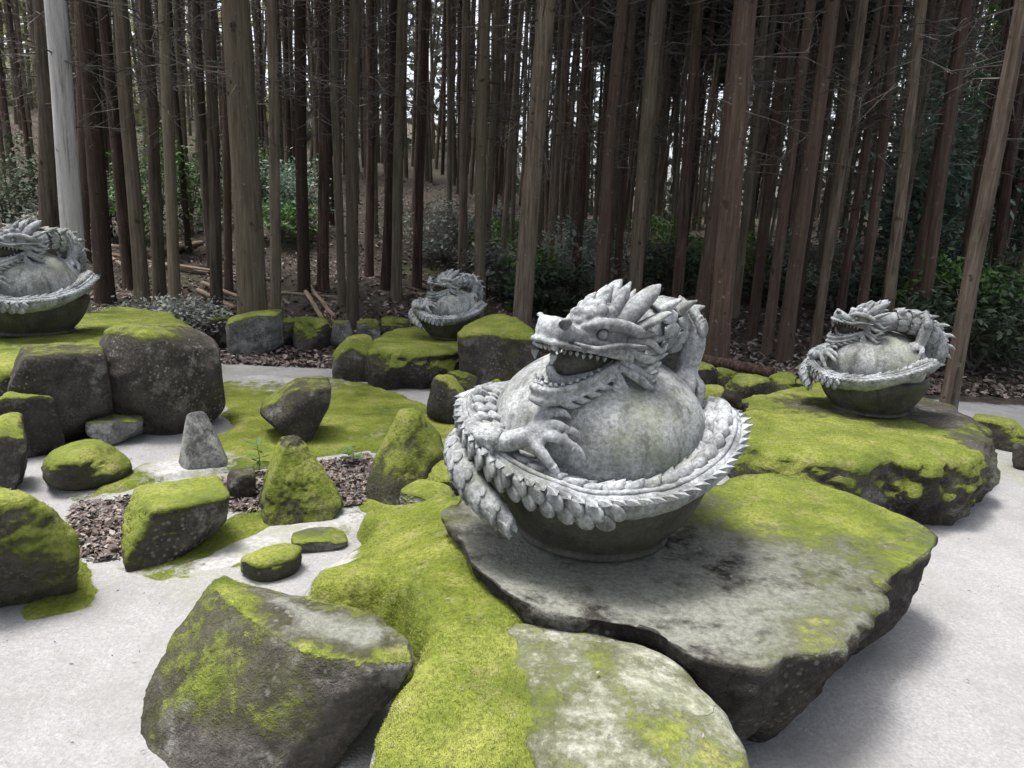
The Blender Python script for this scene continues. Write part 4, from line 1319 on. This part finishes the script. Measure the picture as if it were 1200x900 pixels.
    mb.add(*loft([(-.07, .0, .10, .05), (.0, -.045, .098, .034), (.08, -.088, .088, .026), (.17, -.122, .080, .024), (.26, -.148, .072, .034), (.31, -.152, .056, .036), (.328, -.150, .03, .024)], 20, 30))
    for s in (-1, 1):
        mb.add(*tube([(-.06, s * .105, .0), (.03, s * .098, -.032), (.11, s * .088, -.072), (.19, s * .078, -.100), (.27, s * .064, -.115), (.315, s * .036, -.115), (.33, 0, -.112)], [.022, .018, .017, .017, .018, .018, .018], 10, 30))
        mb.add(*tube([(.0, s * .100, -.06), (.10, s * .092, -.108), (.20, s * .08, -.145), (.28, s * .062, -.162), (.322, s * .034, -.162), (.338, 0, -.160)], [.012, .013, .014, .014, .013, .013], 10, 26))
    lin = MB()
    lin.add(*loft([(-.10, .03, .075, .06), (-.03, .015, .085, .055), (.06, -.01, .072, .06), (.15, -.03, .060, .058), (.21, -.045, .05, .045), (.235, -.05, .03, .02)], 16, 20))
    V, F = lin.V[0], lin.F
    V[:, 1] -= 0.022
    ml = link('mouth_shade_fill', mesh_np('mouth_shade_fill', V, F, M['bowl']), root)  # dark filler added between the jaws; mouth shade put into its colour
    ml.matrix_local = HM
    jaw = link('lower_jaw', merge_remesh(mb, 0.0065, 'lower_jaw', st, smooth_it=2, noise_amp=0.003, noise_scale=30, seed=22), root)
    jaw.matrix_local = HM @ Euler((0, math.radians(5), 0)).to_matrix().to_4x4() @ Matrix.Diagonal((1.12, 1, 1.05, 1))
    jl = smooth_path(np.array([(.03, .096, -.02), (.11, .087, -.060), (.19, .077, -.089), (.27, .063, -.104), (.312, .036, -.104), (.326, 0, -.102)]), 60)
    for s in (-1, 1):
        for k in range(6, 60, 5):
            p = jl[k] * np.array([1, s, 1])
            l = .045 if k == 46 else .022
            flame('tooth', [p + [0, 0, -.006], p + [0, 0, l * .6], p + [-.002, 0, l]], [.0105, .009, .004], jaw, 7, 6)
        for k in range(6):
            u = .24 - .052 * k
            w0 = -.150 + .020 * k + .004 * k * k * .5
            flame('beard_spike', [(u, s * (.055 + .007 * k), w0), (u - .045, s * (.075 + .008 * k), w0 - .022), (u - .095, s * (.085 + .009 * k), w0 - .024)], [.020, .017, .003], jaw, 8, 10)
    flame('tongue', [(.0, 0, -.035), (.10, 0, -.072), (.18, 0, -.085), (.235, 0, -.070), (.262, 0, -.035), (.262, 0, -.005)], [.05, .052, .048, .04, .026, .006], jaw, 12, 24, flat=.45)
    return root

def MBmesh(vf, name, mat):
    return mesh_np(name, vf[0], vf[1], mat)

def copy_tree(o, parent=None):
    c = o.copy()
    COL.objects.link(c)
    if parent is not None:
        c.parent = parent
        c.matrix_parent_inverse = o.matrix_parent_inverse.copy()
    for ch in o.children:
        copy_tree(ch, c)
    return c

big = build_dragon()
def place(o, px, py, z, D=None, turn=0.0, sc=1.0, label='', dz=0.0):
    p = P(px, py, z) if D is None else None
    if p is None:
        d = ray(px, py); p = CAM + d * (D / math.hypot(d[0], d[1]))
    o.location = (p[0], p[1], z + dz)
    o.rotation_euler = (0, 0, math.atan2(-p[0], p[1]) + math.radians(turn))
    o.scale = (sc, sc, sc)
    tag(o, label, 'statue', 'carved dragon statues')
DR = [(1016, 480, 0.435, -36, 0.80, 'grey stone dragon with humped scaly back on mossy rock beside the path'),
      (42, 389, 0.575, -14, 0.93, 'pale stone dragon coiled round an orb beside the whitish trunk'),
      (527, 395, 0.385, -18, 0.76, 'smallest pale stone dragon, on the moss slab at the forest edge')]
for (px_, py_, z_, tn, sc_, lb) in DR:
    place(copy_tree(big), px_, py_, z_, None, tn, sc_, lb)
place(big, 692, 618, 0.425, None, 0, 1.02, 'largest stone dragon with open fanged jaws coiled round a mottled orb')

# ------------------------------------------------------------------ trees
def trunk_mesh(seed):
    rg = np.random.default_rng(seed)
    n, s = 46, 18
    t = np.linspace(0, 1, n) ** 1.6
    a = np.linspace(0, 2 * np.pi, s, endpoint=False)
    bend = rg.uniform(-1, 1, 4)
    V = []
    for k in t:
        h = k * 22.0
        r = 0.5 * (1 - 0.80 * k) * (1 + 0.30 * math.exp(-h / 0.35))
        lobes = 1 + 0.10 * math.exp(-h / 0.5) * np.sin(a * 5 + seed)
        cx = 0.35 * bend[0] * math.sin(h * 0.35 + bend[1] * 3) * min(1, h / 3)
        cy = 0.35 * bend[2] * math.sin(h * 0.30 + bend[3] * 3) * min(1, h / 3)
        rr = r * lobes
        p = np.stack([rr * np.cos(a) + cx, rr * np.sin(a) + cy, np.full(s, h)], 1)
        p[:, :2] += (0.035 * fbm(np.column_stack([np.cos(a) * 1.5, np.sin(a) * 1.5, np.full(s, h * 1.3)]), 1.5, 3, seed))[:, None] * np.stack([np.cos(a), np.sin(a)], 1)
        V.append(p)
    V = np.concatenate(V)
    F = []
    for i in range(n - 1):
        for j in range(s):
            k = (j + 1) % s
            F.append((i * s + j, i * s + k, (i + 1) * s + k, (i + 1) * s + j))
    return V, F
TRK = {}
for nm in ('bark', 'bark_red_shaded', 'bark_pale'):
    TRK[nm] = []
    for sd_ in (1, 2, 3, 4):
        V, F = trunk_mesh(sd_)
        V[:, 2] -= 0.25
        TRK[nm].append(mesh_np('trunk', V, F, M[nm]))

def dead_branches(seed, h0=2.2, h1=12.0, num=85):
    rg = np.random.default_rng(seed)
    Vs, Fs, c = [], [], 0
    def stick(p, q, r):
        nonlocal c
        d = q - p; d /= np.linalg.norm(d)
        s = np.cross(d, rg.normal(0, 1, 3)); s /= np.linalg.norm(s)
        t = np.cross(d, s)
        a = [0, 2.094, 4.189]
        V = [p + r * (math.cos(x) * s + math.sin(x) * t) for x in a] + [q + 0.35 * r * (math.cos(x) * s + math.sin(x) * t) for x in a]
        Vs.extend(V)
        for k in range(3):
            Fs.append((c + k, c + (k + 1) % 3, c + 3 + (k + 1) % 3, c + 3 + k))
        c += 6
    for _ in range(num):
        h = h0 + (h1 - h0) * rg.random() ** 0.75
        a = rg.uniform(0, 2 * np.pi)
        L = rg.uniform(0.25, 1.0) + 0.9 * rg.random() * (h / h1)
        d = np.array([math.cos(a), math.sin(a), rg.uniform(-0.35, 0.25)])
        p = np.array([0, 0, h]); mid = p + d * L * 0.5
        q = p + d * L + np.array([0, 0, rg.uniform(-0.3, 0.05) * L])
        stick(p, mid, 0.011); stick(mid, q, 0.007)
        for _k in range(rg.integers(2, 6)):
            t = rg.uniform(0.3, 1.0)
            b_ = p + (q - p) * t
            e = b_ + (d * 0.6 + rg.normal(0, 0.55, 3)) * L * 0.35
            stick(b_, e, 0.005)
    return mesh_np('dead_branches', np.array(Vs), np.array(Fs), M['twig'], False)
DB = [dead_branches(s) for s in (1, 2, 3, 4)]

def crown_mesh(seed, h0=12.5, h1=22.5, R=2.1, num=150, leaf=0.16, mat='needles'):
    rg = np.random.default_rng(seed)
    Q, D = [], []
    for _ in range(num):
        h = h0 + (h1 - h0) * rg.random() ** 1.15
        k = (h - h0) / (h1 - h0)
        a = rg.uniform(0, 2 * np.pi)
        L = R * (0.35 + 0.65 * min(1, k * 4)) * (1 - k) ** 0.7 * rg.uniform(0.6, 1.15) + 0.2
        d = np.array([math.cos(a), math.sin(a), 0.18])
        m_ = int(16 + 34 * L / R)
        t = rg.random(m_) ** 0.6
        q = np.array([0, 0, h]) + d * (L * t)[:, None] + np.array([0, 0, -0.22]) * (L * t * t)[:, None] + rg.normal(0, 0.13, (m_, 3)) * (0.4 + t)[:, None]
        Q.append(q); D.append(np.tile(d, (m_, 1)))
    Q, D = np.concatenate(Q), np.concatenate(D)
    k = len(Q)
    d = D + rg.normal(0, 0.6, (k, 3)) + np.array([0, 0, -0.25]); d /= np.linalg.norm(d, axis=1)[:, None]
    s = np.cross(d, rg.normal(0, 1, (k, 3))); s /= np.linalg.norm(s, axis=1)[:, None]
    L = leaf * rg.uniform(0.6, 1.6, k)[:, None]
    V = np.stack([Q - d * L, Q + s * L * 0.33, Q + d * L * 1.2, Q - s * L * 0.33], 1).reshape(-1, 3)
    return mesh_np('crown', V, np.arange(4 * k).reshape(-1, 4), M[mat], False)
CR = [crown_mesh(s) for s in (1, 2, 3)]
CRL = [crown_mesh(s, h0=8.0, R=2.4, num=200) for s in (7, 8)]

trng = random.Random(21)
def tree(base, dirv, dia, label, group=None, bark='bark', crown=True, dead=True, height=1.0, low=False):
    root = link('cedar_tree', None, None, base)
    dv = Vector(dirv).normalized()
    q = Vector((0, 0, 1)).rotation_difference(dv)
    root.rotation_mode = 'QUATERNION'
    from mathutils import Quaternion
    root.rotation_quaternion = q @ Quaternion((0, 0, 1), trng.uniform(0, 6.28))
    t = link('trunk', trng.choice(TRK[bark]), root)
    t.scale = (dia, dia, height)
    if dead:
        d = link('dead_branches', trng.choice(DB), root)
        d.rotation_euler = (0, 0, trng.uniform(0, 6.28))
        d['kind'] = 'stuff'
    if crown:
        c = link('crown', trng.choice(CRL if low else CR), root)
        c.rotation_euler = (0, 0, trng.uniform(0, 6.28))
        c.scale = (1, 1, height)
        c['kind'] = 'stuff'
    tag(root, label, 'tree', group)
    return root

# x at foot, distance, x where the trunk leaves the top of the picture, seen width, bark, label
TREES = [
 (62, 11.0, 38, 25, 'bark', 'brown cedar standing close against the whitish trunk'),
 (97, 8.3, 60, 25, 'bark_pale', 'whitish pale-barked trunk rising behind the dragon'),
 (124, 11.5, 99, 21, 'bark_red_shaded', 'straight brown cedar next to the whitish trunk'),
 (168, 11.0, 150, 17, 'bark', 'brown cedar by the stack of fallen poles'),
 (206, 10.2, 192, 14, 'bark', 'slim greenish-brown cedar in front of the pale cut beams'),
 (254, 10.6, 247, 14, 'bark', 'grey-green cedar beside the stout cedar'),
 (268, 12.5, 262, 10, 'bark_red_shaded', 'thin dark cedar just behind the grey-green cedar'),
 (297, 8.9, 282, 35, 'bark', 'stout cedar with broad smooth trunk at the yard edge'),
 (323, 9.4, 316, 13, 'bark', 'slim lichen-green cedar beside the stout cedar'),
 (378, 12.0, 375, 14, 'bark_red_shaded', 'dark brown cedar behind the crossed cut logs'),
 (401, 11.0, 396, 10, 'bark', 'slender cedar paired with a mossy-green one'),
 (414, 9.6, 417, 15, 'bark', 'mossy-green cedar between the cut logs and smallest dragon'),
 (432, 14.0, 432, 11, 'bark_red_shaded', 'dark thin cedar behind the mossy-green one'),
 (452, 12.0, 461, 13, 'bark_red_shaded', 'dark reddish cedar left of its twin behind the smallest dragon'),
 (465, 11.5, 470, 13, 'bark', 'brown twin cedar close behind the smallest dragon'),
 (489, 12.5, 498, 12, 'bark_red_shaded', 'dark cedar rising over the head of the smallest dragon'),
 (541, 13.0, 549, 11, 'bark', 'cedar rising right behind the crest of the smallest dragon'),
 (563, 10.8, 569, 14, 'bark', 'brown cedar at the tail of the smallest dragon'),
 (610, 9.3, 637, 24, 'bark', 'broad cedar with curved foot behind the square mossy rock'),
 (672, 13.0, 690, 12, 'bark_red_shaded', 'dark cedar beyond the crest of the largest dragon'),
 (700, 10.6, 737, 17, 'bark_red_shaded', 'leaning dark brown cedar behind the largest dragon'),
 (722, 13.5, 742, 10, 'bark_red_shaded', 'thin dark cedar between two leaning brown ones'),
 (741, 10.4, 770, 18, 'bark', 'greyish leaning cedar over the neck of the largest dragon'),
 (790, 11.5, 822, 14, 'bark_red_shaded', 'dark cedar left of the red-brown one'),
 (818, 9.8, 862, 15, 'bark_red_shaded', 'dim cedar pressed against the red-brown one'),
 (838, 8.6, 880, 27, 'bark_red_shaded', 'thick red-brown cedar with peeling bark behind the fallen trunk'),
 (880, 11.0, 928, 13, 'bark_red_shaded', 'dark slanting cedar over the fallen trunk'),
 (898, 9.9, 949, 13, 'bark_red_shaded', 'slanting brown cedar rising at the end of the fallen trunk'),
 (918, 9.5, 972, 19, 'bark_red_shaded', 'broad dark slanting cedar left of the path-side dragon'),
 (955, 10.5, 1010, 12, 'bark', 'pale-brown slanting cedar over the tail of the path-side dragon'),
 (980, 11.5, 1036, 10, 'bark_red_shaded', 'thin slanting cedar above the snout of the path-side dragon'),
 (1004, 11.0, 1052, 12, 'bark_red_shaded', 'dark cedar above the crest of the path-side dragon'),
 (1034, 10.4, 1083, 14, 'bark', 'light brown cedar behind the humped back of the path-side dragon'),
 (1062, 11.5, 1130, 15, 'bark_red_shaded', 'near-black slanting cedar touching a lighter one'),
 (1076, 10.5, 1139, 14, 'bark_red_shaded', 'slanting cedar before the blue-green foliage'),
 (1108, 7.3, 1198, 19, 'bark', 'strongly slanting cedar rising beside the path-side rock'),
 (1160, 13.5, 1215, 13, 'bark_red_shaded', 'dark cedar behind the bright green shrub'),
]
for (xb, D, xt, wpx, bk, lb) in TREES:
    d = ray(xb, 300)
    hd = np.array([d[0], d[1]]) / math.hypot(d[0], d[1])
    # horizontal distance measured on the line where the foot is seen
    b = hd * D
    z = float(terrain(np.array([b[0]]), np.array([b[1]]))[0])
    # refine x: the foot projects at column xb
    for _ in range(6):
        v = np.array([b[0], b[1], z]) - CAM
        u = 600 + FPX * (v @ _R) / (v @ _F)
        b = b + np.array([1, 0]) * (xb - u) / FPX * (v @ _F)
        z = float(terrain(np.array([b[0]]), np.array([b[1]]))[0])
    dt = ray(xt, 0)
    T = CAM + dt * (b[1] / dt[1])
    fd = (np.array([b[0], b[1], z]) - CAM) @ _F
    tree((b[0], b[1], z - 0.02), T - np.array([b[0], b[1], z]), wpx * fd / FPX * 0.95, lb, 'cedars at the yard edge', bk)

# cedars deeper in the forest
placed = []
cand = 0
while len(placed) < 262 and cand < 9000:
    cand += 1
    r = 11.8 + 40 * trng.random() ** 1.35
    a = trng.uniform(-0.72, 0.72)
    x, y = r * math.sin(a), r * math.cos(a)
    if min([math.hypot(x - u, y - v) for u, v in placed] or [9]) < 0.95: continue
    placed.append((x, y))
    z = float(terrain(np.array([x]), np.array([y]))[0])
    cw = trng.random() < np.interp(a, [-.7, -.3, .05, .3, .45, .7], [.10, .3, .8, 1.0, .6, .15])
    lean = Vector((trng.gauss(0, 0.02) + 0.02 * max(0, x) / 10, trng.gauss(0, 0.02), 1))
    tree((x, y, z), lean, trng.uniform(0.11, 0.20), 'slender cedar trunk among many deep in the forest', 'cedars deep in the forest', trng.choice(('bark', 'bark', 'bark_red_shaded')), cw, r < 40, trng.uniform(0.85, 1.15), low=(r > 22 and 0.10 < a < 0.42))
# cedars round the rest of the clearing
for k in range(11):
    a = math.radians(100 + k * 16)
    rr_ = trng.uniform(8.5, 11)
    x, y = rr_ * math.sin(a), rr_ * math.cos(a)
    z = float(terrain(np.array([x]), np.array([y]))[0])
    tree((x, y, z), Vector((0, 0, 1)), 0.3, 'cedar standing round the other side of the clearing', 'cedars round the clearing', 'bark', True, False, low=True)
# the wood far behind reads as one mass
def far_wood():
    rg = np.random.default_rng(99)
    k = 100000
    a = rg.uniform(-0.95, 0.95, k)
    r = rg.uniform(56, 76, k)
    x, y = r * np.sin(a), r * np.cos(a)
    z0 = terrain(x, y)
    dens = fbm(np.column_stack([x, y, z0 * 0]), 0.09, 3, 4)
    h = rg.random(k) ** 1.1 * (20 + 7 * dens)
    h = np.where(a < -0.42, h * 0.55, h)
    q = np.column_stack([x, y, z0 + h])
    keep = (fbm(q, 0.25, 3, 6) > -0.15) & (rg.random(k) < np.interp(a, [-.7, -.35, 0, .3, .65], [.45, .35, .30, .7, .35]))
    q = q[keep]; k = len(q)
    d = rg.normal(0, 1, (k, 3)); d /= np.linalg.norm(d, axis=1)[:, None]
    s_ = np.cross(d, rg.normal(0, 1, (k, 3))); s_ /= np.linalg.norm(s_, axis=1)[:, None]
    L = 0.42 * rg.uniform(0.5, 1.5, k)[:, None]
    V = np.stack([q - d * L, q + s_ * L * .5, q + d * L, q - s_ * L * .5], 1).reshape(-1, 3)
    me = mesh_np('far_wood', V, np.arange(4 * k).reshape(-1, 4), M['needles'], False)
    me.materials.append(M['needles_sunlit'])
    aa = a[keep] + rg.normal(0, 0.06, k)
    me.polygons.foreach_set('material_index', (aa < -0.33).astype(np.int32))
    o = link('far_wood', me)
    tag(o, 'hazy mass of far-off conifers closing the forest', 'wood', kind='stuff')
far_wood()
# more trunks beyond those, too thin and far to tell apart
def far_trunks():
    rg = np.random.default_rng(5)
    V, F, c = [], [], 0
    for _ in range(700):
        a = rg.uniform(-0.8, 0.8); r_ = rg.uniform(32, 70)
        x, y = r_ * math.sin(a), r_ * math.cos(a)
        z = float(terrain(np.array([x]), np.array([y]))[0]) - 0.2
        dm = rg.uniform(0.07, 0.13); lx, ly = rg.normal(0, 0.4, 2)
        for (ox, oy, zz, k) in ((0, 0, 0, 1.0), (lx, ly, 11, 0.75), (lx * 2, ly * 2, 22, 0.3)):
            for j in range(6):
                t = j * math.pi / 3
                V.append((x + ox + dm * k * math.cos(t), y + oy + dm * k * math.sin(t), z + zz))
        for i in range(2):
            for j in range(6):
                k = (j + 1) % 6
                F.append((c + i * 6 + j, c + i * 6 + k, c + i * 6 + 6 + k, c + i * 6 + 6 + j))
        c += 18
    o = link('far_trunks', mesh_np('far_trunks', np.array(V), np.array(F), M['bark']))
    tag(o, 'crowd of thin far-off trunks filling the gaps of the forest', 'trunks', kind='stuff')
far_trunks()

# ------------------------------------------------------------------ shrubs, ferns, logs
def leafy(seed, R, H, num, leaf, mat, base=0.1, ragged=0.35):
    rg = np.random.default_rng(seed)
    cl = rg.normal(0, 1, (26, 3)); cl /= np.linalg.norm(cl, axis=1)[:, None]
    cl = cl * rg.uniform(0.35, 1.0, 26)[:, None]
    ci = rg.integers(0, 26, num)
    q = cl[ci] + rg.normal(0, 0.22, (num, 3))
    q = q * np.array([R, R, H / 2]) + np.array([0, 0, H / 2 + base])
    q = q[q[:, 2] > 0.02]
    k = len(q)
    d = rg.normal(0, 1, (k, 3)); d[:, 2] = d[:, 2] * 0.5 - 0.1; d /= np.linalg.norm(d, axis=1)[:, None]
    s = np.cross(d, rg.normal(0, 0.4, (k, 3)) + np.array([0, 0, 1.0])); s /= np.linalg.norm(s, axis=1)[:, None]
    L = leaf * rg.uniform(0.6, 1.5, k)[:, None]
    V = np.stack([q - d * L, q + s * L * 0.45, q + d * L, q - s * L * 0.45], 1).reshape(-1, 3)
    return mesh_np('foliage', V, np.arange(4 * k).reshape(-1, 4), M[mat], False)
def stems(seed, R, H, num=9):
    rg = np.random.default_rng(seed)
    mb = MB()
    for _ in range(num):
        a = rg.uniform(0, 6.28); rr = R * rg.uniform(0.2, 0.8)
        mb.add(*tube([(0, 0, -0.05), (0.35 * rr * math.cos(a), 0.35 * rr * math.sin(a), H * 0.4), (rr * math.cos(a), rr * math.sin(a), H * rg.uniform(0.6, 0.95))], [0.018, 0.012, 0.004], 5, 7))
    return mb.mesh('stems', M['twig'])
def shrub(px, D, R, H, mat, label, num=2200, leaf=0.05, seed=0, name='shrub', group=None, x=None):
    d = ray(px, 300)
    b = np.array([d[0], d[1]]) / d[1] * D
    z = float(terrain(np.array([b[0]]), np.array([b[1]]))[0])
    root = link(name, None, None, (b[0], b[1], z))
    link('foliage', leafy(seed, R, H, num, leaf, mat), root)
    link('stems', stems(seed, R, H), root)
    tag(root, label, 'tree' if H > 2.6 else 'shrub', group)
    return root
shrub(1165, 8.6, 0.95, 1.05, 'leaf_dark', 'dark low shrub behind the path-side rock', 2600, 0.05, 1)
shrub(1158, 9.8, 1.0, 1.15, 'leaf_green', 'bright green leafy shrub beside the strongly slanting cedar', 2600, 0.06, 2)
shrub(1205, 9.5, 1.0, 1.3, 'leaf_dark', 'dark shrub at the end of the bright green one', 2400, 0.055, 3)
shrub(1090, 12.0, 0.9, 1.6, 'leaf_dark', 'dusky shrub under the blue-green foliage', 2000, 0.06, 4)
UT = [(1070, 15, 1.6, 5.5, 'leaf_teal', 'blue-green understorey tree between slanting cedars'), (1130, 19, 2.2, 8.5, 'leaf_green', 'green broadleaf tree behind the slanting cedars'),
      (1185, 16, 1.8, 6.5, 'leaf_dark', 'dark evergreen above the bright green shrub'), (1040, 24, 2.2, 8.0, 'leaf_teal', 'distant blue-grey tree deep behind the path-side dragon'),
      (1225, 21, 2.4, 9.0, 'leaf_green', 'tall green tree past the dark evergreen')]
for i, (px_, D, R, H, mt_, lb) in enumerate(UT):
    shrub(px_, D, R, H, mt_, lb, 4500, 0.10, 10 + i, 'understorey_tree')
LS = [(190, 14, 0.9, 2.2, 'leaf_green', 'green bush in the gap behind the stacked poles'), (150, 15, 0.9, 1.6, 'leaf_dark', 'dark bush among the trunks behind the whitish one'),
      (225, 16.5, 1.0, 2.3, 'leaf_dark', 'dim tall bush behind the pale cut beams'), (345, 17, 0.9, 1.5, 'leaf_teal', 'blue-grey bush seen past the stout cedar'),
      (520, 15, 1.0, 1.2, 'leaf_grey', 'greyish undergrowth behind the smallest dragon'), (655, 12, 0.8, 0.9, 'leaf_dark', 'dark undergrowth beside the broad cedar foot'),
      (590, 13, 0.8, 1.0, 'leaf_grey', 'grey-leaved bush left of the broad cedar'), (785, 14, 0.8, 1.0, 'leaf_dark', 'dark undergrowth behind the largest dragon'),
      (20, 14, 1.2, 2.0, 'leaf_dark', 'dark bush among trunks behind the pale dragon'), (700, 16, 1.0, 1.4, 'leaf_teal', 'blue-green bush between leaning cedars')]
for i, (px_, D, R, H, mt_, lb) in enumerate(LS):
    shrub(px_, D, R, H, mt_, lb, 1800, 0.055, 30 + i)
FERN = [(128, 7.9, 'grey-green fern clump behind the mossy slab'), (152, 8.3, 'fern clump beside the fallen poles'), (185, 8.2, 'feathery grey brush above the huge boulder'),
        (215, 8.6, 'dry brush heap between slim cedars'), (240, 8.3, 'bluish fern clump by the huge round boulder')]
for i, (px_, D, lb) in enumerate(FERN):
    shrub(px_, D, 0.38, 0.42, 'leaf_grey', lb, 900, 0.03, 50 + i, 'fern_clump')

urng = random.Random(77)
for i in range(26):
    px_ = urng.uniform(-20, 1180); D = urng.uniform(12.5, 24)
    shrub(px_, D, urng.uniform(0.6, 1.2), urng.uniform(0.6, 1.7), urng.choice(('leaf_grey', 'leaf_dark', 'leaf_dark', 'leaf_green')), 'dim undergrowth bush among the deep forest trunks', 1100, 0.06, 200 + i, group='undergrowth bushes in the forest')

# saplings in the leaf bed
def sprout(px, py, H, seed, label):
    p = P(px, py)
    root = link('seedling', None, None, (p[0], p[1], 0))
    rg = np.random.default_rng(seed)
    mb = MB(); lv = MB()
    mb.add(*tube([(0, 0, -.02), (0.01, 0, H * .5), (-.01, 0.01, H)], [.004, .003, .0015], 5, 8))
    for k in range(16):
        h = H * rg.uniform(.3, 1.0); a = rg.uniform(0, 6.28); L = .035 * rg.uniform(.7, 1.3)
        d = np.array([math.cos(a), math.sin(a), rg.uniform(-.1, .5)]); s = np.array([-math.sin(a), math.cos(a), 0])
        b_ = np.array([0, 0, h]); st_ = b_ + d * .03
        lv.add([b_, st_ + d * L * .7 + s * L * .4, st_ + d * L * 1.8, st_ + d * L * .7 - s * L * .4], [(0, 1, 2, 3)])
    link('stem', mb.mesh('stem', M['twig']), root)
    link('leaves', lv.mesh('leaves', M['leaf_sprout'], False), root)
    tag(root, label, 'plant')
sprout(303, 556, .22, 1, 'leafy green seedling sprouting by the angular brown rock')
sprout(413, 545, .13, 2, 'little seedling beside the pointed moss-coated rock')
sprout(288, 575, .07, 3, 'tiny seedling at the stump-like stone in the leaf bed')

def log(p, q, r, label, mat='log', sides=12):
    p, q = np.array(p), np.array(q)
    mid = (p + q) / 2
    L = np.linalg.norm(q - p)
    d = (q - p) / L
    V, F = tube([(0, 0, -L / 2), (0, 0, 0), (0, 0, L / 2)], [r * 1.08, r, r * .93], sides, 14)
    V = V + np.column_stack([fbm(V, 2.5, 3, int(L * 100)), fbm(V + 7, 2.5, 3, 3), V[:, 0] * 0]) * r * .25
    o = link('log', mesh_np('log', V, F, M[mat]))
    o.location = tuple(mid)
    o.rotation_mode = 'QUATERNION'
    o.rotation_quaternion = Vector((0, 0, 1)).rotation_difference(Vector(d))
    tag(o, label, 'log', 'cut logs on the forest floor')
def lpx(a, b_, r, label, mat='log', lift=0.0):
    p, q = PG(*a), PG(*b_)
    r = r * 0.72
    log(p + [0, 0, r * 0.8 + lift], q + [0, 0, r * 0.8 + lift], r, label, mat)
lpx((232, 342), (275, 363), .05, 'tan pole lying at the left of the stout cedar')
lpx((238, 338), (282, 356), .045, 'tan pole resting beside another next to the stout cedar', lift=.07)
lpx((355, 338), (378, 376), .05, 'tan cut log slanting toward the yard edge stones')
lpx((362, 336), (392, 374), .045, 'second tan log slanting beside its pair')
lpx((125, 290), (180, 297), .07, 'round brown log behind the pale dragon')
lpx((128, 300), (245, 322), .05, 'long thin pole lying across the slope')
lpx((178, 302), (235, 287), .09, 'pale squared beam between the slim cedars')
lpx((130, 304), (158, 322), .05, 'short tan log pointing at the fern clumps')
lpx((190, 310), (330, 330), .035, 'grey thin pole across the forest floor')
lpx((330, 345), (420, 352), .04, 'dark fallen branch behind the crossed logs', 'bark')
lpx((822, 438), (905, 455), .085, 'grey-brown fallen trunk lying behind the round moss-capped stone', 'bark_red_shaded', .12)

# few leaf scraps lying on gravel, moss and slabs: dropped straight down onto what is there
dgf = bpy.context.evaluated_depsgraph_get()
rr2 = np.random.default_rng(12)
pp = []
for _ in range(900):
    x, y = rr2.uniform(-2.6, 3.0), rr2.uniform(1.2, 6.5)
    ok, hit, nrm, _i, ob, _m = scene.ray_cast(dgf, Vector((x, y, 1.25)), Vector((0, 0, -1)))
    if ok and nrm.z > 0.6 and ob.name.split('.')[0] in ('ground', 'slab_rock', 'rounded_rock', 'wedge_rock', 'moss_bank', 'moss_lawn', 'moss_strip', 'moss', 'boulder', 'stone'):
        pp.append((hit.x, hit.y, hit.z - 0.002))
leaf_scatter('stray_leaves', np.array(pp), 0.0075, 8, 'tiny stray leaf scraps scattered over gravel, moss and slabs', tilt=0.25)
